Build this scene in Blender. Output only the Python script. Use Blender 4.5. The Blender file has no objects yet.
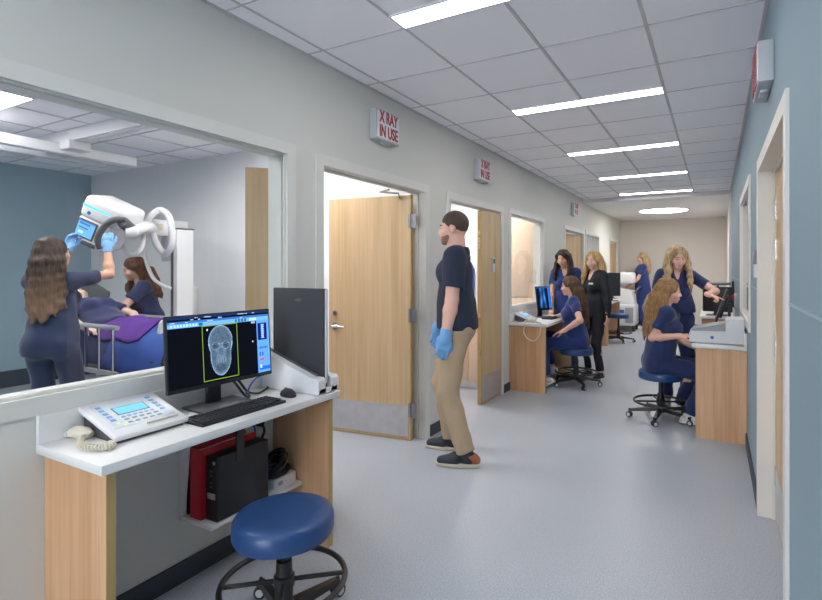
import bpy, bmesh, math, random
import numpy as np
from mathutils import Vector, Matrix

random.seed(7)
SC = bpy.context.scene
COL = SC.collection
PI = math.pi

# ------------------------------------------------------------------ camera, world, exposure
cam_data = bpy.data.cameras.new('camera')
cam = bpy.data.objects.new('camera', cam_data)
COL.objects.link(cam)
SC.camera = cam
cam.location = (0.0, 0.0, 1.44)
cam.rotation_euler = (PI / 2, 0.0, 0.4902)
cam_data.sensor_width = 36.0
cam_data.lens = 36.0 * 500.405 / 822.0
cam_data.shift_x = -(448.478 - 411.0) / 822.0
cam_data.shift_y = -(300.0 - 268.954) / 822.0
cam_data.clip_start = 0.02

world = bpy.data.worlds.new('world')
SC.world = world
world.use_nodes = True
world.node_tree.nodes['Background'].inputs[0].default_value = (0.93, 0.96, 1.0, 1)
world.node_tree.nodes['Background'].inputs[1].default_value = 8.0  # strong sky, sends fill light in through the added rear glazing

SC.view_settings.view_transform = 'Standard'
SC.view_settings.look = 'None'
SC.view_settings.gamma = 1.0
SC.view_settings.exposure = 0.86
SC.view_settings.use_curve_mapping = False
SC.cycles.use_denoising = True
SC.cycles.max_bounces = 12
SC.cycles.diffuse_bounces = 10
SC.cycles.glossy_bounces = 4
SC.cycles.transparent_max_bounces = 12
SC.cycles.sample_clamp_indirect = 6.0
SC.cycles.caustics_reflective = False
SC.cycles.caustics_refractive = False

LAMP = 13.0          # strength of the linear corridor lamps
PANEL = 11.0          # strength of the troffers in the rooms

# ------------------------------------------------------------------ place constants
XL, XR = -2.169, 0.228
ZC, ZS = 2.727, 2.665
T = 0.571
Y_END = 13.5
Y_REAR = -5.6
Y_TILE_END = 9.36
XI = XL - 0.13                       # room side of the left wall

# ------------------------------------------------------------------ materials
def new_mat(name):
    m = bpy.data.materials.new(name)
    m.use_nodes = True
    nt = m.node_tree
    return m, nt, nt.nodes['Principled BSDF']

def mat(name, col, rough=0.5, metal=0.0, bump=0.0, bscale=200.0, vary=0.0, vscale=3.0, spec=0.5, coat=0.0, sheen=0.0):
    m, nt, b = new_mat(name)
    b.inputs['Base Color'].default_value = (*col, 1)
    b.inputs['Roughness'].default_value = rough
    b.inputs['Metallic'].default_value = metal
    b.inputs['Specular IOR Level'].default_value = spec
    b.inputs['Coat Weight'].default_value = coat
    b.inputs['Sheen Weight'].default_value = sheen
    tc = nt.nodes.new('ShaderNodeTexCoord')
    if vary:
        n = nt.nodes.new('ShaderNodeTexNoise')
        n.inputs['Scale'].default_value = vscale
        n.inputs['Detail'].default_value = 3
        nt.links.new(tc.outputs['Object'], n.inputs['Vector'])
        mx = nt.nodes.new('ShaderNodeMix'); mx.data_type = 'RGBA'
        mx.inputs['A'].default_value = tuple(c * (1 - vary) for c in col) + (1,)
        mx.inputs['B'].default_value = tuple(min(1, c * (1 + vary)) for c in col) + (1,)
        nt.links.new(n.outputs['Fac'], mx.inputs['Factor'])
        nt.links.new(mx.outputs['Result'], b.inputs['Base Color'])
    if bump:
        n2 = nt.nodes.new('ShaderNodeTexNoise')
        n2.inputs['Scale'].default_value = bscale
        nt.links.new(tc.outputs['Object'], n2.inputs['Vector'])
        bp = nt.nodes.new('ShaderNodeBump')
        bp.inputs['Strength'].default_value = bump
        bp.inputs['Distance'].default_value = 0.004
        nt.links.new(n2.outputs['Fac'], bp.inputs['Height'])
        nt.links.new(bp.outputs['Normal'], b.inputs['Normal'])
    return m

def wood(name, c1, c2, rough=0.42, grain=(55, 55, 1.6)):
    m, nt, b = new_mat(name)
    tc = nt.nodes.new('ShaderNodeTexCoord')
    mp = nt.nodes.new('ShaderNodeMapping')
    mp.inputs['Scale'].default_value = grain
    nt.links.new(tc.outputs['Object'], mp.inputs['Vector'])
    n = nt.nodes.new('ShaderNodeTexNoise')
    n.inputs['Scale'].default_value = 1.0
    n.inputs['Detail'].default_value = 6
    n.inputs['Distortion'].default_value = 0.6
    nt.links.new(mp.outputs['Vector'], n.inputs['Vector'])
    mp2 = nt.nodes.new('ShaderNodeMapping')
    mp2.inputs['Scale'].default_value = (9, 9, 0.55)
    nt.links.new(tc.outputs['Object'], mp2.inputs['Vector'])
    w = nt.nodes.new('ShaderNodeTexNoise')
    w.inputs['Scale'].default_value = 1.0
    w.inputs['Detail'].default_value = 2
    nt.links.new(mp2.outputs['Vector'], w.inputs['Vector'])
    add = nt.nodes.new('ShaderNodeMath'); add.operation = 'ADD'
    nt.links.new(n.outputs['Fac'], add.inputs[0]); nt.links.new(w.outputs['Fac'], add.inputs[1])
    mr = nt.nodes.new('ShaderNodeMapRange')
    mr.inputs['From Min'].default_value = 0.7; mr.inputs['From Max'].default_value = 1.3
    nt.links.new(add.outputs[0], mr.inputs['Value'])
    mx = nt.nodes.new('ShaderNodeMix'); mx.data_type = 'RGBA'
    mx.inputs['A'].default_value = (*c1, 1); mx.inputs['B'].default_value = (*c2, 1)
    nt.links.new(mr.outputs['Result'], mx.inputs['Factor'])
    nt.links.new(mx.outputs['Result'], b.inputs['Base Color'])
    b.inputs['Roughness'].default_value = rough
    return m

def emit(name, col, strength):
    m, nt, b = new_mat(name)
    nt.nodes.remove(b)
    e = nt.nodes.new('ShaderNodeEmission')
    e.inputs[0].default_value = (*col, 1); e.inputs[1].default_value = strength
    nt.links.new(e.outputs[0], nt.nodes['Material Output'].inputs[0])
    return m

def glass(name):
    m, nt, b = new_mat(name)
    nt.nodes.remove(b)
    fr = nt.nodes.new('ShaderNodeFresnel'); fr.inputs['IOR'].default_value = 1.55
    geo = nt.nodes.new('ShaderNodeNewGeometry')
    inv_ = nt.nodes.new('ShaderNodeMath'); inv_.operation = 'SUBTRACT'; inv_.inputs[0].default_value = 1.0
    nt.links.new(geo.outputs['Backfacing'], inv_.inputs[1])
    mul = nt.nodes.new('ShaderNodeMath'); mul.operation = 'MULTIPLY'          # reflect at the entry face only
    nt.links.new(fr.outputs[0], mul.inputs[0]); nt.links.new(inv_.outputs[0], mul.inputs[1])
    t = nt.nodes.new('ShaderNodeBsdfTransparent'); t.inputs[0].default_value = (0.97, 0.985, 0.985, 1)
    g = nt.nodes.new('ShaderNodeBsdfGlossy'); g.inputs['Roughness'].default_value = 0.0
    mx = nt.nodes.new('ShaderNodeMixShader')
    nt.links.new(mul.outputs[0], mx.inputs[0])
    nt.links.new(t.outputs[0], mx.inputs[1]); nt.links.new(g.outputs[0], mx.inputs[2])
    nt.links.new(mx.outputs[0], nt.nodes['Material Output'].inputs[0])
    return m

def floor_mat():
    m, nt, b = new_mat('speckled_vinyl')
    tc = nt.nodes.new('ShaderNodeTexCoord')
    v = nt.nodes.new('ShaderNodeTexNoise'); v.inputs['Scale'].default_value = 150; v.inputs['Detail'].default_value = 2
    nt.links.new(tc.outputs['Object'], v.inputs['Vector'])
    cr = nt.nodes.new('ShaderNodeValToRGB')
    cr.color_ramp.elements[0].position = 0.34; cr.color_ramp.elements[0].color = (0.33, 0.36, 0.42, 1)
    cr.color_ramp.elements[1].position = 0.66; cr.color_ramp.elements[1].color = (0.50, 0.53, 0.59, 1)
    e = cr.color_ramp.elements.new(0.5); e.color = (0.415, 0.445, 0.505, 1)
    nt.links.new(v.outputs['Fac'], cr.inputs['Fac'])
    nt.links.new(cr.outputs['Color'], b.inputs['Base Color'])
    b.inputs['Roughness'].default_value = 0.34
    b.inputs['Specular IOR Level'].default_value = 0.45
    return m

def hair_mat(name, c1, c2):
    m, nt, b = new_mat(name)
    tc = nt.nodes.new('ShaderNodeTexCoord')
    mp = nt.nodes.new('ShaderNodeMapping'); mp.inputs['Scale'].default_value = (95, 95, 7)
    nt.links.new(tc.outputs['Object'], mp.inputs['Vector'])
    n = nt.nodes.new('ShaderNodeTexNoise'); n.inputs['Scale'].default_value = 1.0; n.inputs['Detail'].default_value = 4
    n.inputs['Distortion'].default_value = 0.8
    nt.links.new(mp.outputs['Vector'], n.inputs['Vector'])
    mr = nt.nodes.new('ShaderNodeMapRange'); mr.inputs['From Min'].default_value = 0.35; mr.inputs['From Max'].default_value = 0.65
    nt.links.new(n.outputs['Fac'], mr.inputs['Value'])
    mx = nt.nodes.new('ShaderNodeMix'); mx.data_type = 'RGBA'
    mx.inputs['A'].default_value = (*c1, 1); mx.inputs['B'].default_value = (*c2, 1)
    nt.links.new(mr.outputs['Result'], mx.inputs['Factor'])
    nt.links.new(mx.outputs['Result'], b.inputs['Base Color'])
    bp = nt.nodes.new('ShaderNodeBump'); bp.inputs['Strength'].default_value = 0.6; bp.inputs['Distance'].default_value = 0.006
    nt.links.new(n.outputs['Fac'], bp.inputs['Height']); nt.links.new(bp.outputs['Normal'], b.inputs['Normal'])
    b.inputs['Roughness'].default_value = 0.5
    b.inputs['Specular IOR Level'].default_value = 0.25
    return m

def attr_emit(name, strength):
    m, nt, b = new_mat(name)
    nt.nodes.remove(b)
    a = nt.nodes.new('ShaderNodeVertexColor'); a.layer_name = 'Col'
    e = nt.nodes.new('ShaderNodeEmission'); e.inputs[1].default_value = strength
    nt.links.new(a.outputs[0], e.inputs[0])
    nt.links.new(e.outputs[0], nt.nodes['Material Output'].inputs[0])
    return m

M = dict(
    wall=mat('wall_paint_grey', (0.645, 0.64, 0.605), 0.75, bump=0.04, bscale=300),
    blue=mat('wall_paint_blue', (0.26, 0.355, 0.42), 0.7, bump=0.04, bscale=300),
    xblue=mat('wall_paint_teal', (0.32, 0.44, 0.51), 0.7),
    white=mat('wall_paint_white', (0.78, 0.78, 0.79), 0.8),
    beige=mat('wall_paint_beige', (0.68, 0.63, 0.58), 0.8),
    floor=floor_mat(),
    tile=mat('ceiling_tile', (0.92, 0.905, 0.94), 0.95, bump=0.15, bscale=500),
    tbar=mat('ceiling_grid_metal', (0.56, 0.54, 0.56), 0.7),
    soffit=mat('soffit_paint', (0.78, 0.765, 0.75), 0.85),
    frame=mat('frame_paint', (0.69, 0.685, 0.655), 0.45),
    cream=mat('frame_paint_cream', (0.74, 0.71, 0.66), 0.45),
    rubber=mat('baseboard_rubber', (0.042, 0.052, 0.07), 0.55),
    oak=wood('oak_laminate', (0.56, 0.30, 0.15), (0.71, 0.435, 0.25)),
    door=wood('oak_door_veneer', (0.52, 0.35, 0.19), (0.66, 0.475, 0.285)),
    edge=mat('oak_edge_band', (0.46, 0.33, 0.14), 0.5),
    pale=wood('pale_birch', (0.70, 0.52, 0.38), (0.80, 0.63, 0.48)),
    counter=mat('counter_white', (0.76, 0.75, 0.75), 0.32, vary=0.03, vscale=60),
    steel=mat('brushed_steel', (0.62, 0.61, 0.62), 0.42, 0.75, vary=0.15, vscale=14),
    chrome=mat('chrome', (0.7, 0.7, 0.72), 0.2, 1.0),
    hinge=mat('hinge_metal', (0.30, 0.31, 0.33), 0.4, 0.8),
    black=mat('black_plastic', (0.014, 0.015, 0.019), 0.45, bump=0.05, bscale=600),
    black2=mat('charcoal_plastic', (0.020, 0.022, 0.030), 0.5),
    blackmetal=mat('black_metal', (0.016, 0.016, 0.018), 0.35),
    dgrey=mat('dark_grey', (0.09, 0.095, 0.11), 0.5),
    mgrey=mat('mid_grey', (0.27, 0.28, 0.30), 0.5),
    lgrey=mat('light_grey_plastic', (0.58, 0.59, 0.62), 0.4),
    wplast=mat('white_plastic', (0.74, 0.74, 0.76), 0.35),
    cplast=mat('cream_plastic', (0.66, 0.61, 0.50), 0.4),
    vinyl=mat('blue_vinyl', (0.018, 0.062, 0.19), 0.34, vary=0.1, vscale=4, bump=0.05, bscale=400),
    red=mat('red_plastic', (0.52, 0.008, 0.02), 0.45),
    redtxt=mat('red_lettering', (0.40, 0.02, 0.05), 0.5),
    signw=mat('sign_white', (0.78, 0.78, 0.80), 0.25),
    signh=mat('sign_housing', (0.46, 0.48, 0.51), 0.4),
    glass=glass('window_glass'),
    lamp=emit('lamp_diffuser', (1.0, 0.985, 0.955), LAMP),
    panel=emit('troffer_diffuser', (1.0, 0.985, 0.96), PANEL),
    roundl=emit('round_diffuser', (1.0, 0.985, 0.95), 13.0),
    lcd=emit('lcd_glow', (0.16, 0.46, 1.0), 1.0),
    stripe=emit('status_light', (0.05, 0.72, 0.85), 1.1),
    led=emit('green_led', (0.75, 1.0, 0.15), 1.0),
    bluecable=mat('blue_cable', (0.02, 0.12, 0.55), 0.4),
    bluebtn=mat('blue_buttons', (0.22, 0.38, 0.66), 0.5),
    bluedot=mat('blue_mark', (0.02, 0.13, 0.42), 0.4),
    keypad=mat('keypad_grey', (0.60, 0.66, 0.72), 0.4),
    yellow=mat('yellow_cable', (0.65, 0.55, 0.03), 0.4),
    purple=mat('purple_blanket', (0.10, 0.03, 0.25), 0.85, bump=0.2, bscale=60, vary=0.15, vscale=8),
    blanket=mat('blue_blanket', (0.025, 0.05, 0.16), 0.85, bump=0.2, bscale=60, vary=0.2, vscale=8),
    bblue=mat('bright_blue_sheet', (0.03, 0.075, 0.30), 0.8, bump=0.2, bscale=50, vary=0.2, vscale=8),
    mattress=mat('mattress_black', (0.02, 0.022, 0.03), 0.5),
    scrub=mat('navy_scrub_cloth', (0.010, 0.022, 0.098), 0.85, bump=0.12, bscale=40, vary=0.18, vscale=7, sheen=0.2),
    scrub2=mat('dark_navy_scrub_cloth', (0.012, 0.024, 0.078), 0.85, bump=0.12, bscale=40, vary=0.18, vscale=7, sheen=0.2),
    royal=mat('royal_blue_scrub_cloth', (0.012, 0.030, 0.155), 0.85, bump=0.12, bscale=40, vary=0.18, vscale=7, sheen=0.2),
    polo=mat('navy_polo_cloth', (0.016, 0.024, 0.05), 0.85, bump=0.25, bscale=90, vary=0.15, vscale=7),
    jacket=mat('black_jacket_cloth', (0.006, 0.008, 0.014), 0.7, bump=0.2, bscale=90, vary=0.2, vscale=7),
    khaki=mat('khaki_cloth', (0.42, 0.315, 0.205), 0.85, bump=0.25, bscale=90, vary=0.10, vscale=7),
    glove=mat('blue_nitrile', (0.17, 0.40, 0.74), 0.45),
    wshoe=mat('white_shoe', (0.66, 0.65, 0.64), 0.55),
    nshoe=mat('navy_shoe', (0.018, 0.022, 0.04), 0.6, bump=0.3, bscale=250),
    tan=mat('tan_leather', (0.33, 0.10, 0.045), 0.5),
    sole=mat('cream_sole', (0.62, 0.56, 0.46), 0.6),
    skin=mat('skin_light', (0.72, 0.44, 0.335), 0.5, vary=0.06, vscale=9),
    skin2=mat('skin_tan', (0.60, 0.345, 0.24), 0.5, vary=0.06, vscale=9),
    skin3=mat('skin_rosy', (0.74, 0.43, 0.345), 0.5, vary=0.06, vscale=9),
    manikin=mat('patient_skin', (0.76, 0.54, 0.44), 0.45),
    eyew=mat('eye_white', (0.42, 0.37, 0.34), 0.3),
    eyed=mat('eye_dark', (0.02, 0.015, 0.012), 0.3),
    lip=mat('lips', (0.42, 0.12, 0.11), 0.45),
    teeth=mat('teeth', (0.75, 0.72, 0.68), 0.3),
    browd=mat('brow_dark', (0.05, 0.03, 0.02), 0.7),
    browl=mat('brow_blond', (0.25, 0.15, 0.08), 0.7),
    stubble=mat('stubble', (0.27, 0.145, 0.10), 0.8),
    hdark=hair_mat('hair_dark_brown', (0.016, 0.009, 0.008), (0.055, 0.03, 0.022)),
    hbrown=hair_mat('hair_brown', (0.045, 0.023, 0.014), (0.14, 0.075, 0.042)),
    hombre=hair_mat('hair_chestnut', (0.022, 0.013, 0.011), (0.085, 0.048, 0.033)),
    hred=hair_mat('hair_auburn', (0.05, 0.02, 0.012), (0.17, 0.075, 0.04)),
    hblond=hair_mat('hair_blond', (0.30, 0.17, 0.065), (0.66, 0.45, 0.20)),
    hhoney=hair_mat('hair_honey', (0.17, 0.085, 0.035), (0.36, 0.205, 0.095)),
    hash_=hair_mat('hair_ash_blond', (0.20, 0.125, 0.065), (0.62, 0.45, 0.26)),
    hman=mat('hair_cropped', (0.075, 0.046, 0.034), 0.7, bump=0.5, bscale=350),
    band=mat('silver_band', (0.35, 0.34, 0.33), 0.3, 0.7),
    drawstring=mat('grey_drawstring', (0.10, 0.14, 0.20), 0.8),
)
# ombre: the ends of the long chestnut hair are dyed lighter
def ombre(m, z0, z1, tip):
    nt = m.node_tree; b = nt.nodes['Principled BSDF']
    src = b.inputs['Base Color'].links[0].from_socket
    tc = nt.nodes.new('ShaderNodeTexCoord'); sp = nt.nodes.new('ShaderNodeSeparateXYZ')
    nt.links.new(tc.outputs['Object'], sp.inputs[0])
    mr = nt.nodes.new('ShaderNodeMapRange')
    mr.inputs['From Min'].default_value = z0; mr.inputs['From Max'].default_value = z1
    nt.links.new(sp.outputs['Z'], mr.inputs['Value'])
    mx = nt.nodes.new('ShaderNodeMix'); mx.data_type = 'RGBA'; mx.blend_type = 'MIX'
    mul = nt.nodes.new('ShaderNodeMix'); mul.data_type = 'RGBA'; mul.blend_type = 'ADD'
    mul.inputs['Factor'].default_value = 1.0
    nt.links.new(src, mul.inputs['A']); mul.inputs['B'].default_value = (*tip, 1)
    nt.links.new(mr.outputs['Result'], mx.inputs['Factor'])
    nt.links.new(src, mx.inputs['A']); nt.links.new(mul.outputs['Result'], mx.inputs['B'])
    nt.links.new(mx.outputs['Result'], b.inputs['Base Color'])
ombre(M['hombre'], 1.42, 1.18, (0.16, 0.10, 0.06))

# ------------------------------------------------------------------ object helpers
def tag(o, label=None, cat=None, group=None, kind=None):
    if label: o['label'] = label
    if cat: o['category'] = cat
    if group: o['group'] = group
    if kind: o['kind'] = kind
    return o

def root(name, label, cat, loc=(0, 0, 0), rz=0.0, group=None, rot=None):
    o = bpy.data.objects.new(name, None)
    o.empty_display_size = 0.1
    COL.objects.link(o)
    o.location = loc
    o.rotation_euler = rot if rot else (0, 0, rz)
    return tag(o, label, cat, group)

def sroot(name, label=None, cat=None):
    o = bpy.data.objects.new(name, None); COL.objects.link(o)
    return tag(o, label, cat, None, 'structure')

def copy_tree(o, parent=None):
    c = o.copy(); COL.objects.link(c); c.parent = parent
    for ch in list(o.children):
        copy_tree(ch, c)
    return c

def link_mesh(name, me, m=None, parent=None):
    o = bpy.data.objects.new(name, me)
    COL.objects.link(o)
    if m is not None:
        for x in (m if isinstance(m, (list, tuple)) else [m]):
            me.materials.append(x)
    if parent: o.parent = parent
    return o

class MB:
    def __init__(s): s.bm = bmesh.new(); s.mi = 0
    def _f(s, faces):
        for f in faces: f.material_index = s.mi
    def box(s, x0, x1, y0, y1, z0, z1, bev=0.0, seg=2, mtx=None):
        x0, x1 = min(x0, x1), max(x0, x1); y0, y1 = min(y0, y1), max(y0, y1); z0, z1 = min(z0, z1), max(z0, z1)
        r = bmesh.ops.create_cube(s.bm, size=1.0)
        vs = r['verts']
        for v in vs:
            v.co = Vector(((x0 + x1) / 2 + v.co.x * (x1 - x0), (y0 + y1) / 2 + v.co.y * (y1 - y0), (z0 + z1) / 2 + v.co.z * (z1 - z0)))
        fs = list({f for v in vs for f in v.link_faces})
        s._f(fs)
        if bev > 0:
            es = list({e for v in vs for e in v.link_edges})
            rr = bmesh.ops.bevel(s.bm, geom=es, offset=bev, segments=seg, profile=0.5, affect='EDGES')
            s._f(rr['faces'])
            vs = list({v for f in rr['faces'] for v in f.verts} | {v for v in vs if v.is_valid})
        if mtx is not None:
            for v in vs: v.co = mtx @ v.co
        return vs
    def tube(s, pts, r, seg=10, closed=False, caps=True):
        pts = [Vector(p) for p in pts]
        n = len(pts)
        rs = r if isinstance(r, (list, tuple)) else [r] * n
        rings = []; prev = None
        for i, p in enumerate(pts):
            if closed: t = (pts[(i + 1) % n] - pts[i - 1]).normalized()
            else: t = (pts[min(i + 1, n - 1)] - pts[max(i - 1, 0)]).normalized()
            if prev is None:
                a = Vector((0, 0, 1)) if abs(t.z) < 0.9 else Vector((1, 0, 0))
                u = t.cross(a).normalized()
            else:
                u = (prev - t * prev.dot(t)).normalized()
            prev = u; w = t.cross(u)
            rings.append([s.bm.verts.new(p + (u * math.cos(2 * PI * k / seg) + w * math.sin(2 * PI * k / seg)) * rs[i]) for k in range(seg)])
        fs = []
        for i in range(n if closed else n - 1):
            a, b = rings[i], rings[(i + 1) % n]
            for k in range(seg):
                fs.append(s.bm.faces.new((a[k], a[(k + 1) % seg], b[(k + 1) % seg], b[k])))
        if caps and not closed:
            fs.append(s.bm.faces.new(rings[0][::-1])); fs.append(s.bm.faces.new(rings[-1]))
        s._f(fs)
    def cyl(s, a, b, r, seg=20, r2=None):
        s.tube([a, b], [r, r if r2 is None else r2], seg)
    def lathe(s, prof, c=(0, 0, 0), seg=40, mtx=None):
        rings = []
        for (r, z) in prof:
            if r < 1e-6: rings.append([s.bm.verts.new((c[0], c[1], c[2] + z))])
            else: rings.append([s.bm.verts.new((c[0] + r * math.cos(2 * PI * k / seg), c[1] + r * math.sin(2 * PI * k / seg), c[2] + z)) for k in range(seg)])
        fs = []
        for a, b in zip(rings, rings[1:]):
            for k in range(seg):
                if len(a) == 1 and len(b) == 1: continue
                if len(a) == 1: fs.append(s.bm.faces.new((a[0], b[(k + 1) % seg], b[k])))
                elif len(b) == 1: fs.append(s.bm.faces.new((a[k], a[(k + 1) % seg], b[0])))
                else: fs.append(s.bm.faces.new((a[k], a[(k + 1) % seg], b[(k + 1) % seg], b[k])))
        s._f(fs)
        if mtx is not None:
            for rg in rings:
                for v in rg: v.co = mtx @ v.co
    def prism(s, poly, axis, a, b):
        """poly: 2D points; axis 'x' -> points are (y,z), 'y' -> (x,z), 'z' -> (x,y)"""
        def P(p, t):
            return {'x': (t, p[0], p[1]), 'y': (p[0], t, p[1]), 'z': (p[0], p[1], t)}[axis]
        A = [s.bm.verts.new(P(p, a)) for p in poly]; B = [s.bm.verts.new(P(p, b)) for p in poly]
        n = len(poly); fs = [s.bm.faces.new(A), s.bm.faces.new(B[::-1])]
        for i in range(n):
            fs.append(s.bm.faces.new((A[i], B[i], B[(i + 1) % n], A[(i + 1) % n])))
        s._f(fs)
        return A + B
    def ball(s, c, r, seg=14, mtx=None):
        m = Matrix.Translation(c) @ Matrix.Diagonal((*(r if isinstance(r, (tuple, list)) else (r, r, r)), 1))
        if mtx is not None: m = mtx @ m
        rr = bmesh.ops.create_uvsphere(s.bm, u_segments=seg, v_segments=max(6, seg // 2 + 1), radius=1.0, matrix=m)
        s._f({f for v in rr['verts'] for f in v.link_faces})
    def build(s, name, m, parent=None, sharp=35, mtx=None):
        bmesh.ops.recalc_face_normals(s.bm, faces=s.bm.faces)
        me = bpy.data.meshes.new(name)
        if mtx is not None: s.bm.transform(mtx)
        s.bm.to_mesh(me); s.bm.free()
        me.polygons.foreach_set('use_smooth', [True] * len(me.polygons))
        me.set_sharp_from_angle(angle=math.radians(sharp))
        return link_mesh(name, me, m, parent)

def bx(name, m, parent, *a, bev=0.0, seg=2):
    b = MB(); b.box(*a, bev=bev, seg=seg)
    return b.build(name, m, parent)

def struct(o): o['kind'] = 'structure'; return o

def lettering(text, size, m, parent, mtx, name='lettering', xs=0.72, ext=0.002, bold=0.012, spacing=1.0):
    cu = bpy.data.curves.new(name, 'FONT')
    cu.body = text; cu.size = size; cu.extrude = ext; cu.offset = bold * size
    cu.align_x = 'CENTER'; cu.align_y = 'CENTER'; cu.space_line = 0.86 * spacing
    t = bpy.data.objects.new('tmp', cu); COL.objects.link(t)
    dg = bpy.context.evaluated_depsgraph_get()
    me = bpy.data.meshes.new_from_object(t.evaluated_get(dg))
    bpy.data.objects.remove(t); bpy.data.curves.remove(cu)
    me.transform(mtx @ Matrix.Diagonal((xs, 1, 1, 1)))
    me.materials.clear()
    me.name = name
    return link_mesh(name, me, m, parent)

def srgb(c):
    c = np.asarray(c, float)
    return np.where(c <= 0.04045, c / 12.92, ((c + 0.055) / 1.055) ** 2.4)

def screen_mesh(name, img, w, h, m, parent, mtx):
    """img rows top to bottom, sRGB 0..1; lies in local XZ plane, facing -Y, centred"""
    H, W, _ = img.shape
    xs = np.linspace(-w / 2, w / 2, W + 1); zs = np.linspace(h / 2, -h / 2, H + 1)
    X, Z = np.meshgrid(xs, zs)
    V = np.stack([X, np.zeros_like(X), Z], -1).reshape(-1, 3)
    i = np.arange(H)[:, None] * (W + 1) + np.arange(W)[None, :]
    F = np.stack([i, i + W + 1, i + W + 2, i + 1], -1).reshape(-1, 4)
    me = bpy.data.meshes.new(name)
    me.from_pydata(V.tolist(), [], F.tolist())
    ca = me.color_attributes.new('Col', 'FLOAT_COLOR', 'CORNER')
    c = np.concatenate([srgb(img.reshape(-1, 3)), np.ones((H * W, 1))], 1)
    ca.data.foreach_set('color', np.repeat(c, 4, axis=0).ravel().astype(np.float32))
    me.transform(mtx)
    return link_mesh(name, me, m, parent)

def TR(x, y, z): return Matrix.Translation((x, y, z))
def RZ(d): return Matrix.Rotation(math.radians(d), 4, 'Z')
def RX(d): return Matrix.Rotation(math.radians(d), 4, 'X')
def RY(d): return Matrix.Rotation(math.radians(d), 4, 'Y')

def circle(c, r, n=48, z=0.0):
    return [(c[0] + r * math.cos(2 * PI * k / n), c[1] + r * math.sin(2 * PI * k / n), z) for k in range(n)]

def spline(pts, n=8):
    P = [Vector(p) for p in pts]; out = []
    P = [P[0] * 2 - P[1]] + P + [P[-1] * 2 - P[-2]]
    for i in range(1, len(P) - 2):
        for k in range(n):
            t = k / n
            a, b, c, d = P[i - 1], P[i], P[i + 1], P[i + 2]
            out.append(0.5 * ((2 * b) + (c - a) * t + (2 * a - 5 * b + 4 * c - d) * t * t + (3 * b - a - 3 * c + d) * t ** 3))
    out.append(P[-2]); return out

def coil(path, r, wire, turns, n=10):
    P = spline(path, 12); out = []
    N = turns * n
    u = None
    for k in range(N + 1):
        s = k / N * (len(P) - 1); i = min(int(s), len(P) - 2); f = s - i
        p = P[i].lerp(P[i + 1], f); t = (P[i + 1] - P[i]).normalized()
        if u is None: u = t.orthogonal().normalized()
        else: u = (u - t * u.dot(t)).normalized()
        w = t.cross(u); a = 2 * PI * k / n
        out.append(p + (u * math.cos(a) + w * math.sin(a)) * r)
    return out

# ================================================================== STRUCTURE
bx('floor', M['floor'], None, -8.0, 3.0, Y_REAR - 0.2, Y_END + 0.2, -0.1, 0.0)
struct(bpy.data.objects['floor'])

# corridor ceiling: tiles on a metal grid
cl = struct(bx('ceiling', M['tile'], None, XI - 0.0, XR + 0.13, Y_REAR - 0.2, Y_TILE_END, ZC, ZC + 0.12))
XG = [-2.0364 + i * T for i in range(4)]
YROW = 1.6769
g = MB()
for i, x in enumerate(XG):
    w = 0.007 if i < 2 else 0.009
    g.box(x - w, x + w, Y_REAR, Y_TILE_END, ZC - 0.004, ZC + 0.001)
r0 = math.ceil((Y_REAR - YROW) / T)
for k in range(r0, 14):
    y = YROW + k * T
    if y < Y_TILE_END - 0.02:
        g.box(XL, XR, y - 0.005, y + 0.005, ZC - 0.004, ZC + 0.001)
g.box(XL, XL + 0.018, Y_REAR, Y_TILE_END, ZC - 0.005, ZC + 0.001)
g.box(XR - 0.018, XR, Y_REAR, Y_TILE_END, ZC - 0.005, ZC + 0.001)
g.build('ceiling_grid', M['tbar'], cl)
sf = MB()
sf.box(XI, XR + 0.13, Y_TILE_END, Y_END, ZS, ZC + 0.12)
struct(sf.build('ceiling_soffit', M['soffit']))
bx('trim_1', M['tbar'], None, XL, XR, Y_TILE_END - 0.012, Y_TILE_END, ZS - 0.004, ZC)
struct(bpy.data.objects['trim_1'])

def wall_y(name, xa, xb, y0, y1, z1, openings, m):
    """a wall along Y between xa and xb with openings (y0,y1,z0,z1)"""
    b = MB(); y = y0
    for (a, c, zb, zt) in sorted(openings):
        if a > y: b.box(xa, xb, y, a, 0, z1)
        if zb > 0: b.box(xa, xb, a, c, 0, zb)
        b.box(xa, xb, a, c, zt, z1)
        y = c
    b.box(xa, xb, y, y1, 0, z1)
    return struct(b.build(name, m))

# openings:           y0    y1    z0   z1
W1 = (0.42, 2.105, 0.962, 2.115)
D1 = (2.375, 3.655, 0.0, 2.105)
D2 = (4.075, 5.35, 0.0, 2.105)
W2 = (5.63, 6.92, 0.965, 2.12)
D3 = (8.09, 9.40, 0.0, 2.105)
W3 = (9.58, 10.78, 0.965, 2.12)
D4 = (11.98, 13.05, 0.0, 2.105)
wall_y('wall_left', XI, XL, Y_REAR, Y_END, ZC + 0.05, [W1, D1, D2, W2, D3, W3, D4], M['wall'])
D5 = (2.16, 3.44, 0.0, 2.02)
W4 = (4.34, 5.83, 1.02, 2.09)
wall_y('wall_right', XR, XR + 0.13, Y_REAR, 9.30, ZC + 0.05, [D5, W4], M['blue'])
struct(bx('wall_right_end', M['beige'], None, XR, XR + 0.13, 9.30, Y_END, 0, ZC + 0.05))
struct(bx('wall_end', M['beige'], None, -5.2, XR + 0.13, Y_END, Y_END + 0.12, 0, ZC + 0.05))
b = MB(); ra, rb = XL + 0.12, XR - 0.12
b.box(-7.8, ra, Y_REAR - 0.12, Y_REAR, 0, ZC + 0.05); b.box(rb, 3.0, Y_REAR - 0.12, Y_REAR, 0, ZC + 0.05)
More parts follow.
